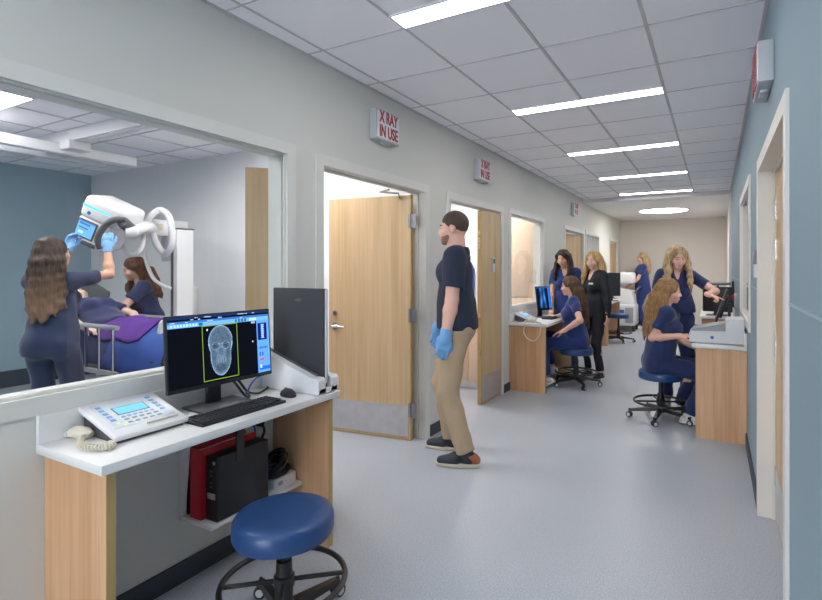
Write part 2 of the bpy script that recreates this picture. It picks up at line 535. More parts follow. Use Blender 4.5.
b.box(ra, rb, Y_REAR - 0.12, Y_REAR, 2.55, ZC + 0.05); b.box(ra, rb, Y_REAR - 0.12, Y_REAR, 0, 0.15)  # opening made in the unseen wall for the added fill glazing
struct(b.build('wall_rear', M['wall']))

# rooms behind the left wall
struct(bx('wall_xray_back', M['xblue'], None, -7.72, -7.6, Y_REAR, 3.77, 0, ZC + 0.05))
struct(bx('wall_xray_far', M['white'], None, -7.72, XI, 3.77, 3.87, 0, ZC + 0.05))
struct(bx('wall_partition_second', M['white'], None, -5.2, XI, 7.45, 7.55, 0, ZC + 0.05))
struct(bx('wall_partition_third', M['white'], None, -5.2, XI, 11.3, 11.4, 0, ZC + 0.05))
struct(bx('wall_exam_back', M['white'], None, -5.32, -5.2, 3.87, Y_END, 0, ZC + 0.05))
rc = struct(bx('ceiling_rooms', M['tile'], None, -7.8, XI, Y_REAR - 0.2, Y_END, ZC, ZC + 0.12))
g = MB()
for k in range(1, 10):
    x = -2.0364 - k * T
    if x < XI - 0.02: g.box(x - 0.011, x + 0.011, Y_REAR, 3.77, ZC - 0.004, ZC + 0.001)
for k in range(r0, 4):
    y = YROW + k * T
    g.box(-7.6, XI, y - 0.008, y + 0.008, ZC - 0.004, ZC + 0.001)
g.build('ceiling_grid', M['tbar'], rc)
# small room behind the right wall
struct(bx('wall_right_room', M['white'], None, 2.9, 3.0, Y_REAR, 9.3, 0, ZC + 0.05))
struct(bx('wall_right_room_near', M['white'], None, XR + 0.13, 2.9, 3.62, 3.72, 0, ZC + 0.05))
struct(bx('wall_right_room_far', M['white'], None, XR + 0.13, 2.9, 7.2, 7.3, 0, ZC + 0.05))
struct(bx('ceiling_right_room', M['tile'], None, XR + 0.13, 3.0, Y_REAR - 0.2, 9.3, ZC, ZC + 0.12))

# baseboards
def baseboard(name, x, sgn, segs, h=0.095):
    b = MB()
    for (a, c) in segs: b.box(x, x + sgn * 0.012, a, c, 0.0, h)
    return struct(b.build(name, M['rubber']))
baseboard('baseboard_left', XL, 1, [(Y_REAR, 2.32), (3.715, 4.015), (5.41, 8.03), (9.46, 11.92), (13.11, Y_END)])
baseboard('baseboard_right', XR, -1, [(Y_REAR, 2.10), (3.505, 9.30), (9.3, Y_END)])
struct(bx('baseboard_xray', M['rubber'], None, -7.6, -7.585, Y_REAR, 3.77, 0, 0.20))
struct(bx('baseboard_xray_far', M['rubber'], None, -7.6, XI, 3.755, 3.77, 0, 0.11))
struct(bx('baseboard_end', M['rubber'], None, XL, XR, Y_END - 0.012, Y_END, 0, 0.095))
# chair-height reveal strip on the blue wall
b = MB()
for a, c in ((Y_REAR, 2.09), (3.51, 4.28), (5.89, 9.3)):
    b.box(XR - 0.004, XR + 0.001, a, c, 1.313, 1.322)
struct(b.build('trim_2', mat('reveal_strip', (0.34, 0.47, 0.54), 0.5)))
# corner guard where the blue wall ends
struct(bx('trim_3', M['cream'], None, XR - 0.035, XR, 9.30, 9.40, 0, ZS))

def frame_left(b, o, sill=False, face=0.05, proud=0.012, xo=XL, xi=XI, sg=1):
    """hollow metal frame lining an opening in the left wall (or the right one with sg=-1)"""
    y0, y1, z0, z1 = o
    f0, f1 = (xi - sg * proud, xo + sg * proud)
    t = 0.016
    zb = z0 if sill else 0.0
    for (a, c) in ((y0 - face, y0 + t), (y1 - t, y1 + face)):
        b.box(xo - sg * 0.001, f1, a, c, zb - (face if sill else 0), z1 + face)       # corridor casing
        b.box(f0, xi + sg * 0.001, a, c, zb - (face if sill else 0), z1 + face)
    b.box(xo - sg * 0.001, f1, y0 + t, y1 - t, z1 - t, z1 + face)
    b.box(f0, xi + sg * 0.001, y0 + t, y1 - t, z1 - t, z1 + face)
    b.box(xi, xo, y0 - 0.001, y0 + t, zb, z1); b.box(xi, xo, y1 - t, y1 + 0.001, zb, z1)     # jambs
    b.box(xi, xo, y0 + t, y1 - t, z1 - t, z1 + 0.001)
    if sill:
        b.box(xo - sg * 0.001, f1, y0 + t, y1 - t, z0 - face, z0 + t)
        b.box(f0, xi + sg * 0.001, y0 + t, y1 - t, z0 - face, z0 + t)
        b.box(xi, xo, y0 + t, y1 - t, z0 - 0.001, z0 + t)
    else:                                                                              # door stop
        xs = xo - sg * 0.06
        for (a, c) in ((y0 + t, y0 + t + 0.014), (y1 - t - 0.014, y1 - t)):
            b.box(xs - sg * 0.03, xs, a, c, 0, z1 - t)
        b.box(xs - sg * 0.03, xs, y0 + t, y1 - t, z1 - t - 0.014, z1 - t)

def window(name, o, label, m, xo=XL, xi=XI, sg=1, stop=0.010, xg=None):
    w = sroot(name, label, 'window')
    b = MB(); frame_left(b, o, True, xo=xo, xi=xi, sg=sg)
    b.build('window_frame', m, w)
    y0, y1, z0, z1 = o
    t = 0.016; xg = xg if xg is not None else xo - sg * 0.02
    b = MB()
    for xa, xb, st_ in ((xg - 0.024, xg - 0.006, stop), (xg + 0.004, xg + 0.012, 0.009)):
        if sg < 0: xa, xb = 2 * xg - xb, 2 * xg - xa
        b.box(xa, xb, y0 + t, y0 + t + st_, z0 + t, z1 - t)
        b.box(xa, xb, y1 - t - st_, y1 - t, z0 + t, z1 - t)
        b.box(xa, xb, y0 + t + st_, y1 - t - st_, z0 + t, z0 + t + st_)
        b.box(xa, xb, y0 + t + st_, y1 - t - st_, z1 - t - st_, z1 - t)
    b.build('glazing_stop', m, w)
    bx('window_pane', M['glass'], w, xg - 0.003, xg + 0.003, y0 + t, y1 - t, z0 + t, z1 - t)
    return w
window('window_1', W1, 'large observation window above the front desk looking into the x-ray room', M['frame'])
window('window_2', W2, 'window with bright pale wood behind it above the desk with the seated brunette', M['frame'])
window('window_3', W3, 'distant window on the grey wall past the third doorway', M['frame'])
window('window_4', W4, 'cream-framed window in the blue wall above the scanning dock', M['cream'], xo=XR, xi=XR + 0.13, sg=-1)

# added glazing, out of view behind the camera, as a fill light source
fill_win = sroot('added_fill_window', 'added unseen glazed screen letting fill light in at the near corridor end', 'window')
b = MB(); ra, rb = XL + 0.12, XR - 0.12
for (xa, xb) in ((ra, ra + 0.05), ((ra + rb) / 2 - 0.025, (ra + rb) / 2 + 0.025), (rb - 0.05, rb)): b.box(xa, xb, Y_REAR - 0.10, Y_REAR - 0.02, 0.15, 2.55)
b.box(ra, rb, Y_REAR - 0.10, Y_REAR - 0.02, 0.15, 0.20); b.box(ra, rb, Y_REAR - 0.10, Y_REAR - 0.02, 2.50, 2.55)
b.build('window_frame', M['frame'], fill_win)
bx('window_pane', M['glass'], fill_win, ra, rb, Y_REAR - 0.063, Y_REAR - 0.057, 0.15, 2.55)

def hinge_mesh(parent, p, rz, z):
    b = MB()
    m = TR(*p) @ RZ(rz)
    b.box(-0.045, 0.0, -0.003, 0.0, z - 0.057, z + 0.057, mtx=m)
    b.box(0.0, 0.04, -0.003, 0.0, z - 0.057, z + 0.057, mtx=m)
    b.cyl(m @ Vector((0, -0.006, z - 0.06)), m @ Vector((0, -0.006, z + 0.06)), 0.007, 10)
    return b.build('hinge', M['hinge'], parent)

def leaf(parent, hinge, ang, width, height=2.06, thick=0.045, wood_m=None, kick=0.0, edge_strike=False):
    """door leaf: hinge point (x,y), ang = direction of the leaf from the hinge in degrees; visible face is the local -Y side"""
    m = TR(hinge[0], hinge[1], 0) @ RZ(ang)
    b = MB(); b.box(0, width, 0, thick, 0.01, height, bev=0.002, seg=1, mtx=None)
    lf = b.build('door_leaf', wood_m or M['door'], parent)
    lf.matrix_local = m
    b = MB(); b.box(width, width + 0.003, 0, thick, 0.01, height); b.box(-0.003, 0, 0, thick, 0.01, height)
    b.box(-0.003, width + 0.003, 0, thick, 0.004, 0.01)
    b.build('edge_band', M['edge'], lf)
    if kick:
        for ya, yb in ((-0.003, 0.0), (thick, thick + 0.003)):
            b = MB(); b.box(0.02, width - 0.025, ya, yb, 0.035, 0.035 + kick)
            for xx in (0.035, width / 2, width - 0.04):
                for zz in (0.05, 0.02 + kick):
                    b.cyl((xx, ya - 0.001, zz), (xx, yb + 0.001, zz), 0.004, 8)
            b.build('kick_plate', M['steel'], lf)
    return lf

def lever(parent, x, z, thick, sgn=-1):
    for y0, d in ((0.0, -1), (thick, 1)):
        b = MB()
        b.cyl((x, y0, z), (x, y0 + d * 0.012, z), 0.03, 24)
        b.cyl((x, y0 + d * 0.012, z), (x, y0 + d * 0.05, z), 0.011, 14)
        b.tube([(x + 0.008, y0 + d * 0.05, z), (x - 0.05, y0 + d * 0.055, z + 0.002), (x - 0.115, y0 + d * 0.05, z - 0.002)], [0.011, 0.010, 0.009], 12)
        b.build('lever_handle', M['chrome'], parent)
        b = MB()
        b.cyl((x, y0, z + 0.115), (x, y0 + d * 0.016, z + 0.115), 0.025, 24, 0.02)
        b.build('deadbolt', M['chrome'], parent)

# ---- door 1: unequal pair into the x-ray room, both leaves open inwards
d1 = sroot('door_1', 'open oak door with steel kick plate beside the x-ray room window', 'door')
b = MB(); frame_left(b, D1); b.build('door_frame', M['frame'], d1)
lf = leaf(d1, (-2.255, 3.585), 180 + 6.9, 0.80, kick=0.255)
# local -Y of a leaf turned by ~187 deg points to +Y: mirror the hardware so the lever reads from both sides
lever(lf, 0.735, 0.935, 0.045)
for z in (0.26, 1.05, 1.84):
    b = MB()
    b.box(-0.055, 0.0, 0.045, 0.049, z - 0.057, z + 0.057); b.box(0.0, 0.02, 0.045, 0.049, z - 0.057, z + 0.057)
    b.cyl((0, 0.052, z - 0.06), (0, 0.052, z + 0.06), 0.008, 10)
    b.build('hinge', M['hinge'], lf)
b = MB()
b.tube([(0.10, 0.05, 2.03), (0.10, 0.07, 2.075), (0.24, 0.13, 2.085), (0.10, 0.24, 2.08)], 0.008, 8)
b.build('door_closer', M['mgrey'], lf)
lf = leaf(d1, (-2.275, 2.405), 180 + 45, 0.385, wood_m=M['door'])

# ---- door 2: one leaf shut with a reader on it, the other swung right in
d2 = sroot('door_2', 'oak door leaf with a small grey keypad, half of an open doorway behind the man', 'door')
b = MB(); frame_left(b, D2); b.build('door_frame', M['frame'], d2)
lf = leaf(d2, (-2.215, 5.325), -91, 0.505, kick=0.27)
b = MB()
for z in (0.55, 0.95, 1.68, 1.75, 1.82):
    b.box(0.508, 0.511, 0.012, 0.032, z - 0.025, z + 0.025)
b.build('strike_plate', M['chrome'], lf)
b = MB(); b.box(0.32, 0.36, 0.045, 0.065, 1.41, 1.56, bev=0.006); b.box(0.328, 0.352, 0.065, 0.069, 1.49, 1.54)
kp = MB(); kp.box(0.19, 0.255, 0.045, 0.066, 1.405, 1.565, bev=0.008)
b = kp; o = b.build('keypad', M['lgrey'], lf)
bx('keypad_display', M['dgrey'], o, 0.202, 0.243, 0.066, 0.069, 1.50, 1.55)
lf = leaf(d2, (-2.27, 4.10), 176, 0.74, kick=0.27)

# ---- doors further down the left wall
d3 = sroot('door_3', 'partly open oak door past the window with pale wood', 'door')
b = MB(); frame_left(b, D3); b.build('door_frame', M['frame'], d3)
lf = leaf(d3, (-2.25, 9.375), -104, 0.86, kick=0.25)
lever(lf, 0.80, 0.95, 0.045)
d4 = sroot('door_4', 'farthest oak door on the grey wall near the end wall', 'door')
b = MB(); frame_left(b, D4); b.build('door_frame', M['frame'], d4)
lf = leaf(d4, (-2.25, 13.03), -97, 0.95, kick=0.25)
lever(lf, 0.88, 0.95, 0.045)

# ---- door 5 in the blue wall
d5 = sroot('door_5', 'oak door deep in a cream frame in the blue wall', 'door')
b = MB(); frame_left(b, D5, face=0.055, xo=XR, xi=XR + 0.13, sg=-1); b.build('door_frame', M['cream'], d5)
lf = leaf(d5, (XR + 0.075, 3.42), -90, 1.24, height=1.99, kick=0.27)
b = MB()
for z in (0.26, 1.0, 1.55, 1.78):
    b.box(0.02, 0.05, -0.006, 0.0, z - 0.057, z + 0.057)
b.build('hinge', M['chrome'], lf)

# ================================================================== LAMPS
def linear_lamp(x0, x1, yf, label, m=None, wid=0.15, z=ZC, group='recessed linear ceiling lights'):
    r = root('ceiling_light', label, 'ceiling light', ((x0 + x1) / 2, yf - wid / 2, z), group=group)
    hx, hy = (x1 - x0) / 2, wid / 2
    b = MB(); f = 0.012
    b.box(-hx, hx, -hy, -hy + f, -0.008, 0.0); b.box(-hx, hx, hy - f, hy, -0.008, 0.0)
    b.box(-hx, -hx + f, -hy + f, hy - f, -0.008, 0.0); b.box(hx - f, hx, -hy + f, hy - f, -0.008, 0.0)
    b.build('frame', M['wplast'], r)
    bx('diffuser', m or M['lamp'], r, -hx + f, hx - f, -hy + f, hy - f, -0.006, -0.001)
    return r
names = ['recessed linear ceiling light closest to the x-ray signs by the tall oak door',
         'second linear ceiling light down the corridor, brightest in full view',
         'third linear ceiling light down the corridor',
         'fourth linear ceiling light down the corridor, before the last one',
         'last linear ceiling light before the plain lowered ceiling']
for i in range(-4, 5):
    yf = YROW + (1 + 3 * i) * T
    linear_lamp(-1.4654, -0.3234, yf, names[i] if i >= 0 else 'linear ceiling light further back along the corridor')
r = root('round_ceiling_light', 'round glowing ceiling light in the plain lowered ceiling', 'ceiling light', (-0.95, 11.2, ZS))
b = MB(); b.lathe([(0.46, 0.0), (0.50, 0.0), (0.50, -0.03), (0.46, -0.03), (0.46, 0.0)], seg=48); b.build('rim', M['wplast'], r)
b = MB(); b.lathe([(0.0, -0.02), (0.46, -0.02), (0.46, -0.005), (0.0, -0.005)], seg=48); b.build('diffuser', M['roundl'], r)

def troffer(x0, x1, y0, y1, label):
    r = root('troffer_light', label, 'ceiling light', ((x0 + x1) / 2, (y0 + y1) / 2, ZC), group='ceiling panel lights in the rooms')
    hx, hy = (x1 - x0) / 2, (y1 - y0) / 2; f = 0.02
    b = MB()
    b.box(-hx, hx, -hy, -hy + f, -0.01, 0); b.box(-hx, hx, hy - f, hy, -0.01, 0)
    b.box(-hx, -hx + f, -hy + f, hy - f, -0.01, 0); b.box(hx - f, hx, -hy + f, hy - f, -0.01, 0)
    b.build('frame', M['wplast'], r)
    bx('diffuser', M['panel'], r, -hx + f, hx - f, -hy + f, hy - f, -0.007, -0.001)
troffer(-5.66, -4.52, 1.29, 1.87, 'bright ceiling panel light in the x-ray room behind the window top')
for (x, y, lab) in ((-3.4, 2.9, 'ceiling panel light in the x-ray room near the open oak door'), (-3.4, 0.6, 'ceiling panel light in the x-ray room close to the big window'), (-6.6, 0.0, 'ceiling panel light in the x-ray room by the teal wall'),
                    (-3.4, 5.0, 'ceiling panel light inside the room behind the man'), (-3.2, 6.5, 'ceiling panel light over the pale wood cabinet'),
                    (-3.4, 9.2, 'ceiling panel light inside the third room'), (-3.4, 12.4, 'ceiling panel light inside the farthest room'), (1.5, 5.2, 'ceiling panel light in the room behind the blue wall')):
    troffer(x - 0.57, x + 0.57, y - 0.285, y + 0.285, lab)

# ================================================================== SIGNS
def xray_sign(loc, rz, label, w=0.30, h=0.215, d=0.06):
    """front faces local -Y; the back is at local y=0"""
    r = root('xray_sign', label, 'sign', loc, math.radians(rz), 'illuminated x-ray warning boxes')
    b = MB(); b.box(-w / 2, w / 2, -d, 0, -h / 2, h / 2, bev=0.006)
    b.box(-0.05, 0.05, -0.045, -0.01, -h / 2 - 0.012, -h / 2 + 0.002, bev=0.003)
    b.cyl((w / 2 - 0.001, -0.045, 0.03), (w / 2 + 0.002, -0.045, 0.03), 0.004, 8)
    b.build('housing', M['signh'], r)
    bx('face_panel', M['signw'], r, -w / 2 + 0.012, w / 2 - 0.012, -d - 0.003, -d + 0.001, -h / 2 + 0.012, h / 2 - 0.012)
    lettering('X RAY\nIN USE', 0.118, M['redtxt'], r, TR(0, -d - 0.004, 0.002) @ RX(90), xs=0.66, bold=0.022)
    return r
xray_sign((XL, 3.02, 2.475), 90, 'red and white x-ray warning sign box above the tall open oak door')
xray_sign((XL, 4.76, 2.46), 90, 'x-ray warning sign box above the doorway behind the man')
xray_sign((XL, 8.62, 2.46), 90, 'smallest x-ray warning sign box, far down the grey wall')
xray_sign((XR, 2.80, 2.37), -90, 'x-ray warning sign box seen edge-on high on the blue wall', w=0.34, h=0.185)

# ================================================================== DESKS
def desk(name, x0, x1, y0, y1, wall_side, label, ztop=0.806, inset=0.03, splash=True, far_panel=True):
    """wall_side -1: wall at x0, +1: wall at x1"""
    r = root(name, label, 'desk', ((x0 + x1) / 2, y0, 0))
    m = TR(-(x0 + x1) / 2, -y0, 0)
    b = MB(); b.box(x0, x1, y0, y1, ztop - 0.034, ztop, bev=0.003, seg=2); b.build('countertop', M['counter'], r, mtx=m)
    if splash:
        b = MB()
        xa, xb = (x0, x0 + 0.02) if wall_side < 0 else (x1 - 0.02, x1)
        b.box(xa, xb, y0, y1, ztop, ztop + 0.105, bev=0.002, seg=1); b.build('backsplash', M['counter'], r, mtx=m)
    xa, xb = (x0, x1 - inset) if wall_side < 0 else (x0 + inset, x1)
    for k, (a, c) in enumerate(((y0 + 0.028, y0 + 0.058), (y1 - 0.058, y1 - 0.028))):
        if k == 1 and not far_panel: continue
        b = MB(); b.box(xa, xb, a, c, 0.0, ztop - 0.034); p = b.build('side_panel', M['oak'], r, mtx=m)
        b = MB()
        if wall_side < 0: b.box(xb, xb + 0.003, a, c, 0, ztop - 0.034)
        else: b.box(xa - 0.003, xa, a, c, 0, ztop - 0.034)
        b.build('edge_band', M['edge'], p, mtx=m)
    return r
DZ = 0.806
desk('desk', XL + 0.002, -1.738, 0.893, 2.05, -1, 'white-topped oak desk in front of the large observation window')
desk('desk', XL + 0.002, -1.70, 5.575, 6.80, -1, 'white-topped oak desk where the brunette in blue scrubs sits')
desk('desk', XL + 0.002, -1.74, 9.62, 10.95, -1, 'distant oak desk behind the blonde in black')
desk('desk', -0.178, XR - 0.002, 4.735, 6.25, 1, 'oak desk against the blue wall where the seated blonde works')
desk('desk', -0.19, XR - 0.002, 7.54, 8.8, 1, 'farther oak desk against the blue wall with a black monitor')

# shelf under the front desk
sh = root('shelf', 'white shelf under the front desk holding the computer tower', 'shelf', (XL, 1.44, 0.31))
bx('shelf_board', M['counter'], sh, 0.0, 0.225, 0.0, 0.545, -0.018, 0.0, bev=0.002)
b = MB(); b.prism([(0.0, -0.02), (0.024, -0.02), (0.075, 0.462), (0.0, 0.462)], 'y', 0.0, 0.016); b.build('gusset', M['counter'], sh)
for y in (0.16, 0.45):
    b = MB(); b.box(0.0, 0.012, y - 0.012, y + 0.012, -0.12, -0.018); b.box(0.012, 0.15, y - 0.012, y + 0.012, -0.024, -0.018)
    b.tube([(0.012, y, -0.11), (0.05, y, -0.07), (0.13, y, -0.022)], 0.006, 8); b.build('bracket', M['wplast'], sh)

# ------------------------------------------------------------------ things on and below the front desk
ZSH = 0.31
r = root('binder', 'black binder squeezed between the wall and the red binder', 'binder', (XL + 0.034, 1.475, ZSH))
b = MB(); b.box(-0.026, -0.022, 0, 0.27, 0, 0.30); b.box(0.012, 0.016, 0, 0.27, 0, 0.30); b.box(-0.022, 0.012, -0.003, 0.0, 0, 0.30)
b.build('cover', M['black2'], r)
bx('pages', M['wplast'], r, -0.020, 0.010, 0.02, 0.262, 0.008, 0.29)
r = root('binder', 'red binder standing on the shelf under the desk', 'binder', (XL + 0.096, 1.46, ZSH))
b = MB(); b.box(-0.037, -0.033, 0, 0.30, 0, 0.315, bev=0.001); b.box(0.033, 0.037, 0, 0.30, 0, 0.315, bev=0.001); b.box(-0.037, 0.037, -0.004, 0.0, 0, 0.315, bev=0.001)
b.build('cover', M['red'], r)
bx('pages', M['wplast'], r, -0.030, 0.028, 0.02, 0.285, 0.012, 0.297)
r = root('computer_tower', 'slim black computer tower standing on the shelf under the desk', 'computer', (-1.993, 1.478, ZSH))
bx('case', M['black2'], r, -0.0385, 0.0385, 0.012, 0.29, 0.0, 0.288, bev=0.004)
fb = bx('front_bezel', M['black'], r, -0.0385, 0.0385, 0.0, 0.012, 0.0, 0.288, bev=0.003)
bx('silver_badge', M['steel'], fb, -0.026, 0.026, -0.003, 0.001, 0.098, 0.125, bev=0.001)
b = MB(); b.cyl((0.018, -0.003, 0.262), (0.018, 0.001, 0.262), 0.008, 14); b.build('power_button', M['lgrey'], fb)
for z in (0.15, 0.168, 0.20, 0.218): bx('port', M['mgrey'], fb, -0.006, 0.006, -0.002, 0.001, z, z + 0.007)
r = root('tower_bracket', 'black metal bracket hanging from the desk over the computer tower', 'bracket', (-1.955, 1.60, 0.772))
b = MB(); b.box(-0.004, 0.004, -0.02, 0.02, -0.225, 0.0); b.box(-0.07, 0.004, -0.02, 0.02, -0.006, 0.0); b.build('strap', M['blackmetal'], r)
bx('hook', M['blackmetal'], r, -0.055, -0.004, -0.02, 0.02, -0.172, -0.166)
r = root('power_supply_box', 'small white box on the shelf at the end of the desk', 'box', (-2.055, 1.905, ZSH))
bx('shell', M['wplast'], r, -0.075, 0.075, -0.075, 0.075, 0, 0.052, bev=0.006)
b = MB(); b.cyl((0.076, 0.0, 0.026), (0.0755, 0, 0.026), 0.004); b.box(0.0745, 0.0765, -0.05, -0.02, 0.015, 0.035); b.build('socket', M['mgrey'], r)
r = root('cable_bundle', 'tangle of black cables heaped on the small white box', 'cables', (-2.055, 1.885, ZSH + 0.052))
b = MB()
rnd = random.Random(3)
for k in range(14):
    pts = []
    a0 = rnd.uniform(0, 6); rr = rnd.uniform(0.045, 0.088)
    for i in range(10):
        a = a0 + i * 0.75
        pts.append((rr * math.cos(a) + rnd.uniform(-.008, .008), rr * math.sin(a) + rnd.uniform(-.008, .008), 0.009 + 0.0085 * k * (0.55 + 0.4 * math.sin(a))))
    b.tube(spline(pts, 4), 0.0055, 7)
b.build('black_cables', M['black'], r)
b = MB()
b.tube(spline([(0.045, -0.11, -0.045), (0.05, -0.08, 0.01), (0.02, -0.05, 0.03), (0.0, -0.01, 0.05)], 6), 0.005, 7)
b.tube(spline([(0.03, -0.115, -0.04), (0.055, -0.09, 0.0), (0.045, -0.04, 0.02)], 6), 0.005, 7)
b.build('blue_cables', M['bluecable'], r)
r = root('outlet_plate', 'grey cable outlet plate on the wall under the desk', 'outlet', (XL, 1.86, 0.60))
bx('plate', M['lgrey'], r, 0.0, 0.008, -0.06, 0.06, -0.06, 0.06, bev=0.002)
b = MB(); b.cyl((0.008, 0.02, 0.02), (0.04, 0.02, 0.02), 0.02, 16); b.tube(spline([(0.04, 0.02, 0.02), (0.07, 0.01, -0.02), (0.05, -0.02, -0.10), (0.03, -0.03, -0.2)], 6), 0.007, 8)
b.build('plug', M['black'], r)
b = MB(); b.tube(spline([(0.008, -0.02, 0.03), (0.04, -0.025, 0.0), (0.045, -0.03, -0.10), (0.03, -0.03, -0.2)], 6), 0.005, 8); b.build('blue_cord', M['bluecable'], r)

# x-ray control console: wedge with a lit display
def console(loc, rz, label, w=0.285, d=0.262):
    """local: front edge at y=0 facing -Y, back at y=d"""
    r = root('control_console', label, 'console', loc, math.radians(rz))
    zf, zb = 0.030, 0.108
    v = MB().prism
    b = MB(); b.prism([(0.02, 0.0), (d - 0.02, 0.0), (d - 0.02, zb - 0.03), (0.02, zf - 0.018)], 'x', -w / 2 + 0.015, w / 2 - 0.015); b.build('base', M['dgrey'], r)
    th = math.atan2(zb - zf, d)
    m = TR(0, 0, zf) @ Matrix.Rotation(th, 4, 'X')
    L = d / math.cos(th)
    b = MB(); b.box(-w / 2, w / 2, 0, L, -0.022, 0.0, bev=0.008, seg=3); hs = b.build('housing', M['wplast'], r, mtx=m)
    b = MB(); b.box(-w / 2 + 0.028, w / 2 - 0.028, 0.055, L - 0.028, -0.004, 0.0015); b.build('keypad', M['keypad'], r, mtx=m)
    b = MB(); b.box(-0.062, 0.062, L - 0.135, L - 0.075, 0.0, 0.0025, bev=0.001, seg=1); b.build('display_bezel', M['dgrey'], r, mtx=m)
    b = MB(); b.box(-0.057, 0.057, L - 0.130, L - 0.080, 0.001, 0.0032); b.build('display', M['lcd'], r, mtx=m)
    def key(x0, x1, y0, y1, h, mm, nm='button'):
        k = MB(); k.box(x0, x1, y0, y1, 0.0, h); k.build(nm, mm, r, mtx=m)
    for sx in (-1, 1):
        for q in range(5):
            key(sx * 0.095 - 0.009, sx * 0.095 + 0.009, L - 0.06 - q * 0.027, L - 0.046 - q * 0.027, 0.0035, M['bluebtn'])
    for q in range(6): key(-0.06 + q * 0.022, -0.046 + q * 0.022, L - 0.158, L - 0.148, 0.003, M['bluebtn'])
    for q in range(5):
        key(-0.06 + q * 0.028, -0.043 + q * 0.028, 0.093, 0.103, 0.003, M['mgrey']); key(-0.06 + q * 0.028, -0.043 + q * 0.028, 0.070, 0.078, 0.003, M['mgrey'])
    for px, py in ((-0.09, 0.085), (-0.068, 0.07), (0.09, 0.115)):
        b = MB(); b.cyl((px, py, 0.0), (px, py, 0.003), 0.005, 10); b.build('status_light', M['led'], r, mtx=m)
    b = MB(); b.tube([(-0.01, 0.035, 0.004), (w / 2 - 0.03, 0.035, 0.004)], 0.004, 8); b.build('stylus_rest', M['sole'], r, mtx=m)
    return r
console((-1.893, 1.162, DZ), 90, 'off-white x-ray control console with a lit blue display on the front desk')

def hand_switch(loc, rz, label, hang=None):
    r = root('hand_switch', label, 'hand switch', loc, math.radians(rz))
    b = MB(); b.tube([(0, -0.045, 0.02), (0, -0.02, 0.026), (0, 0.02, 0.025), (0, 0.045, 0.02)], [0.015, 0.023, 0.021, 0.011], 14)
    b.build('grip', M['cplast'], r)
    b = MB(); b.cyl((0, -0.055, 0.018), (0, -0.066, 0.016), 0.009, 12); b.build('thumb_button', M['lgrey'], r)
    return r
hs = hand_switch((-2.085, 1.0, DZ), -70, 'cream hand switch with coiled cord lying beside the console')
def hsl(x, y, z): return RZ(70) @ (Vector((x, y, z)) - Vector((-2.085, 1.0, 0.0)))
b = MB(); b.tube(coil([hsl(*p) for p in ((-2.04, 0.985, 0.02), (-2.0, 0.955, 0.013), (-1.94, 0.945, 0.013), (-1.885, 0.965, 0.013), (-1.87, 0.995, 0.013), (-1.905, 1.003, 0.013))], 0.0105, 0.003, 24, 10), 0.0030, 6)
b.build('coiled_cord', M['cplast'], hs)

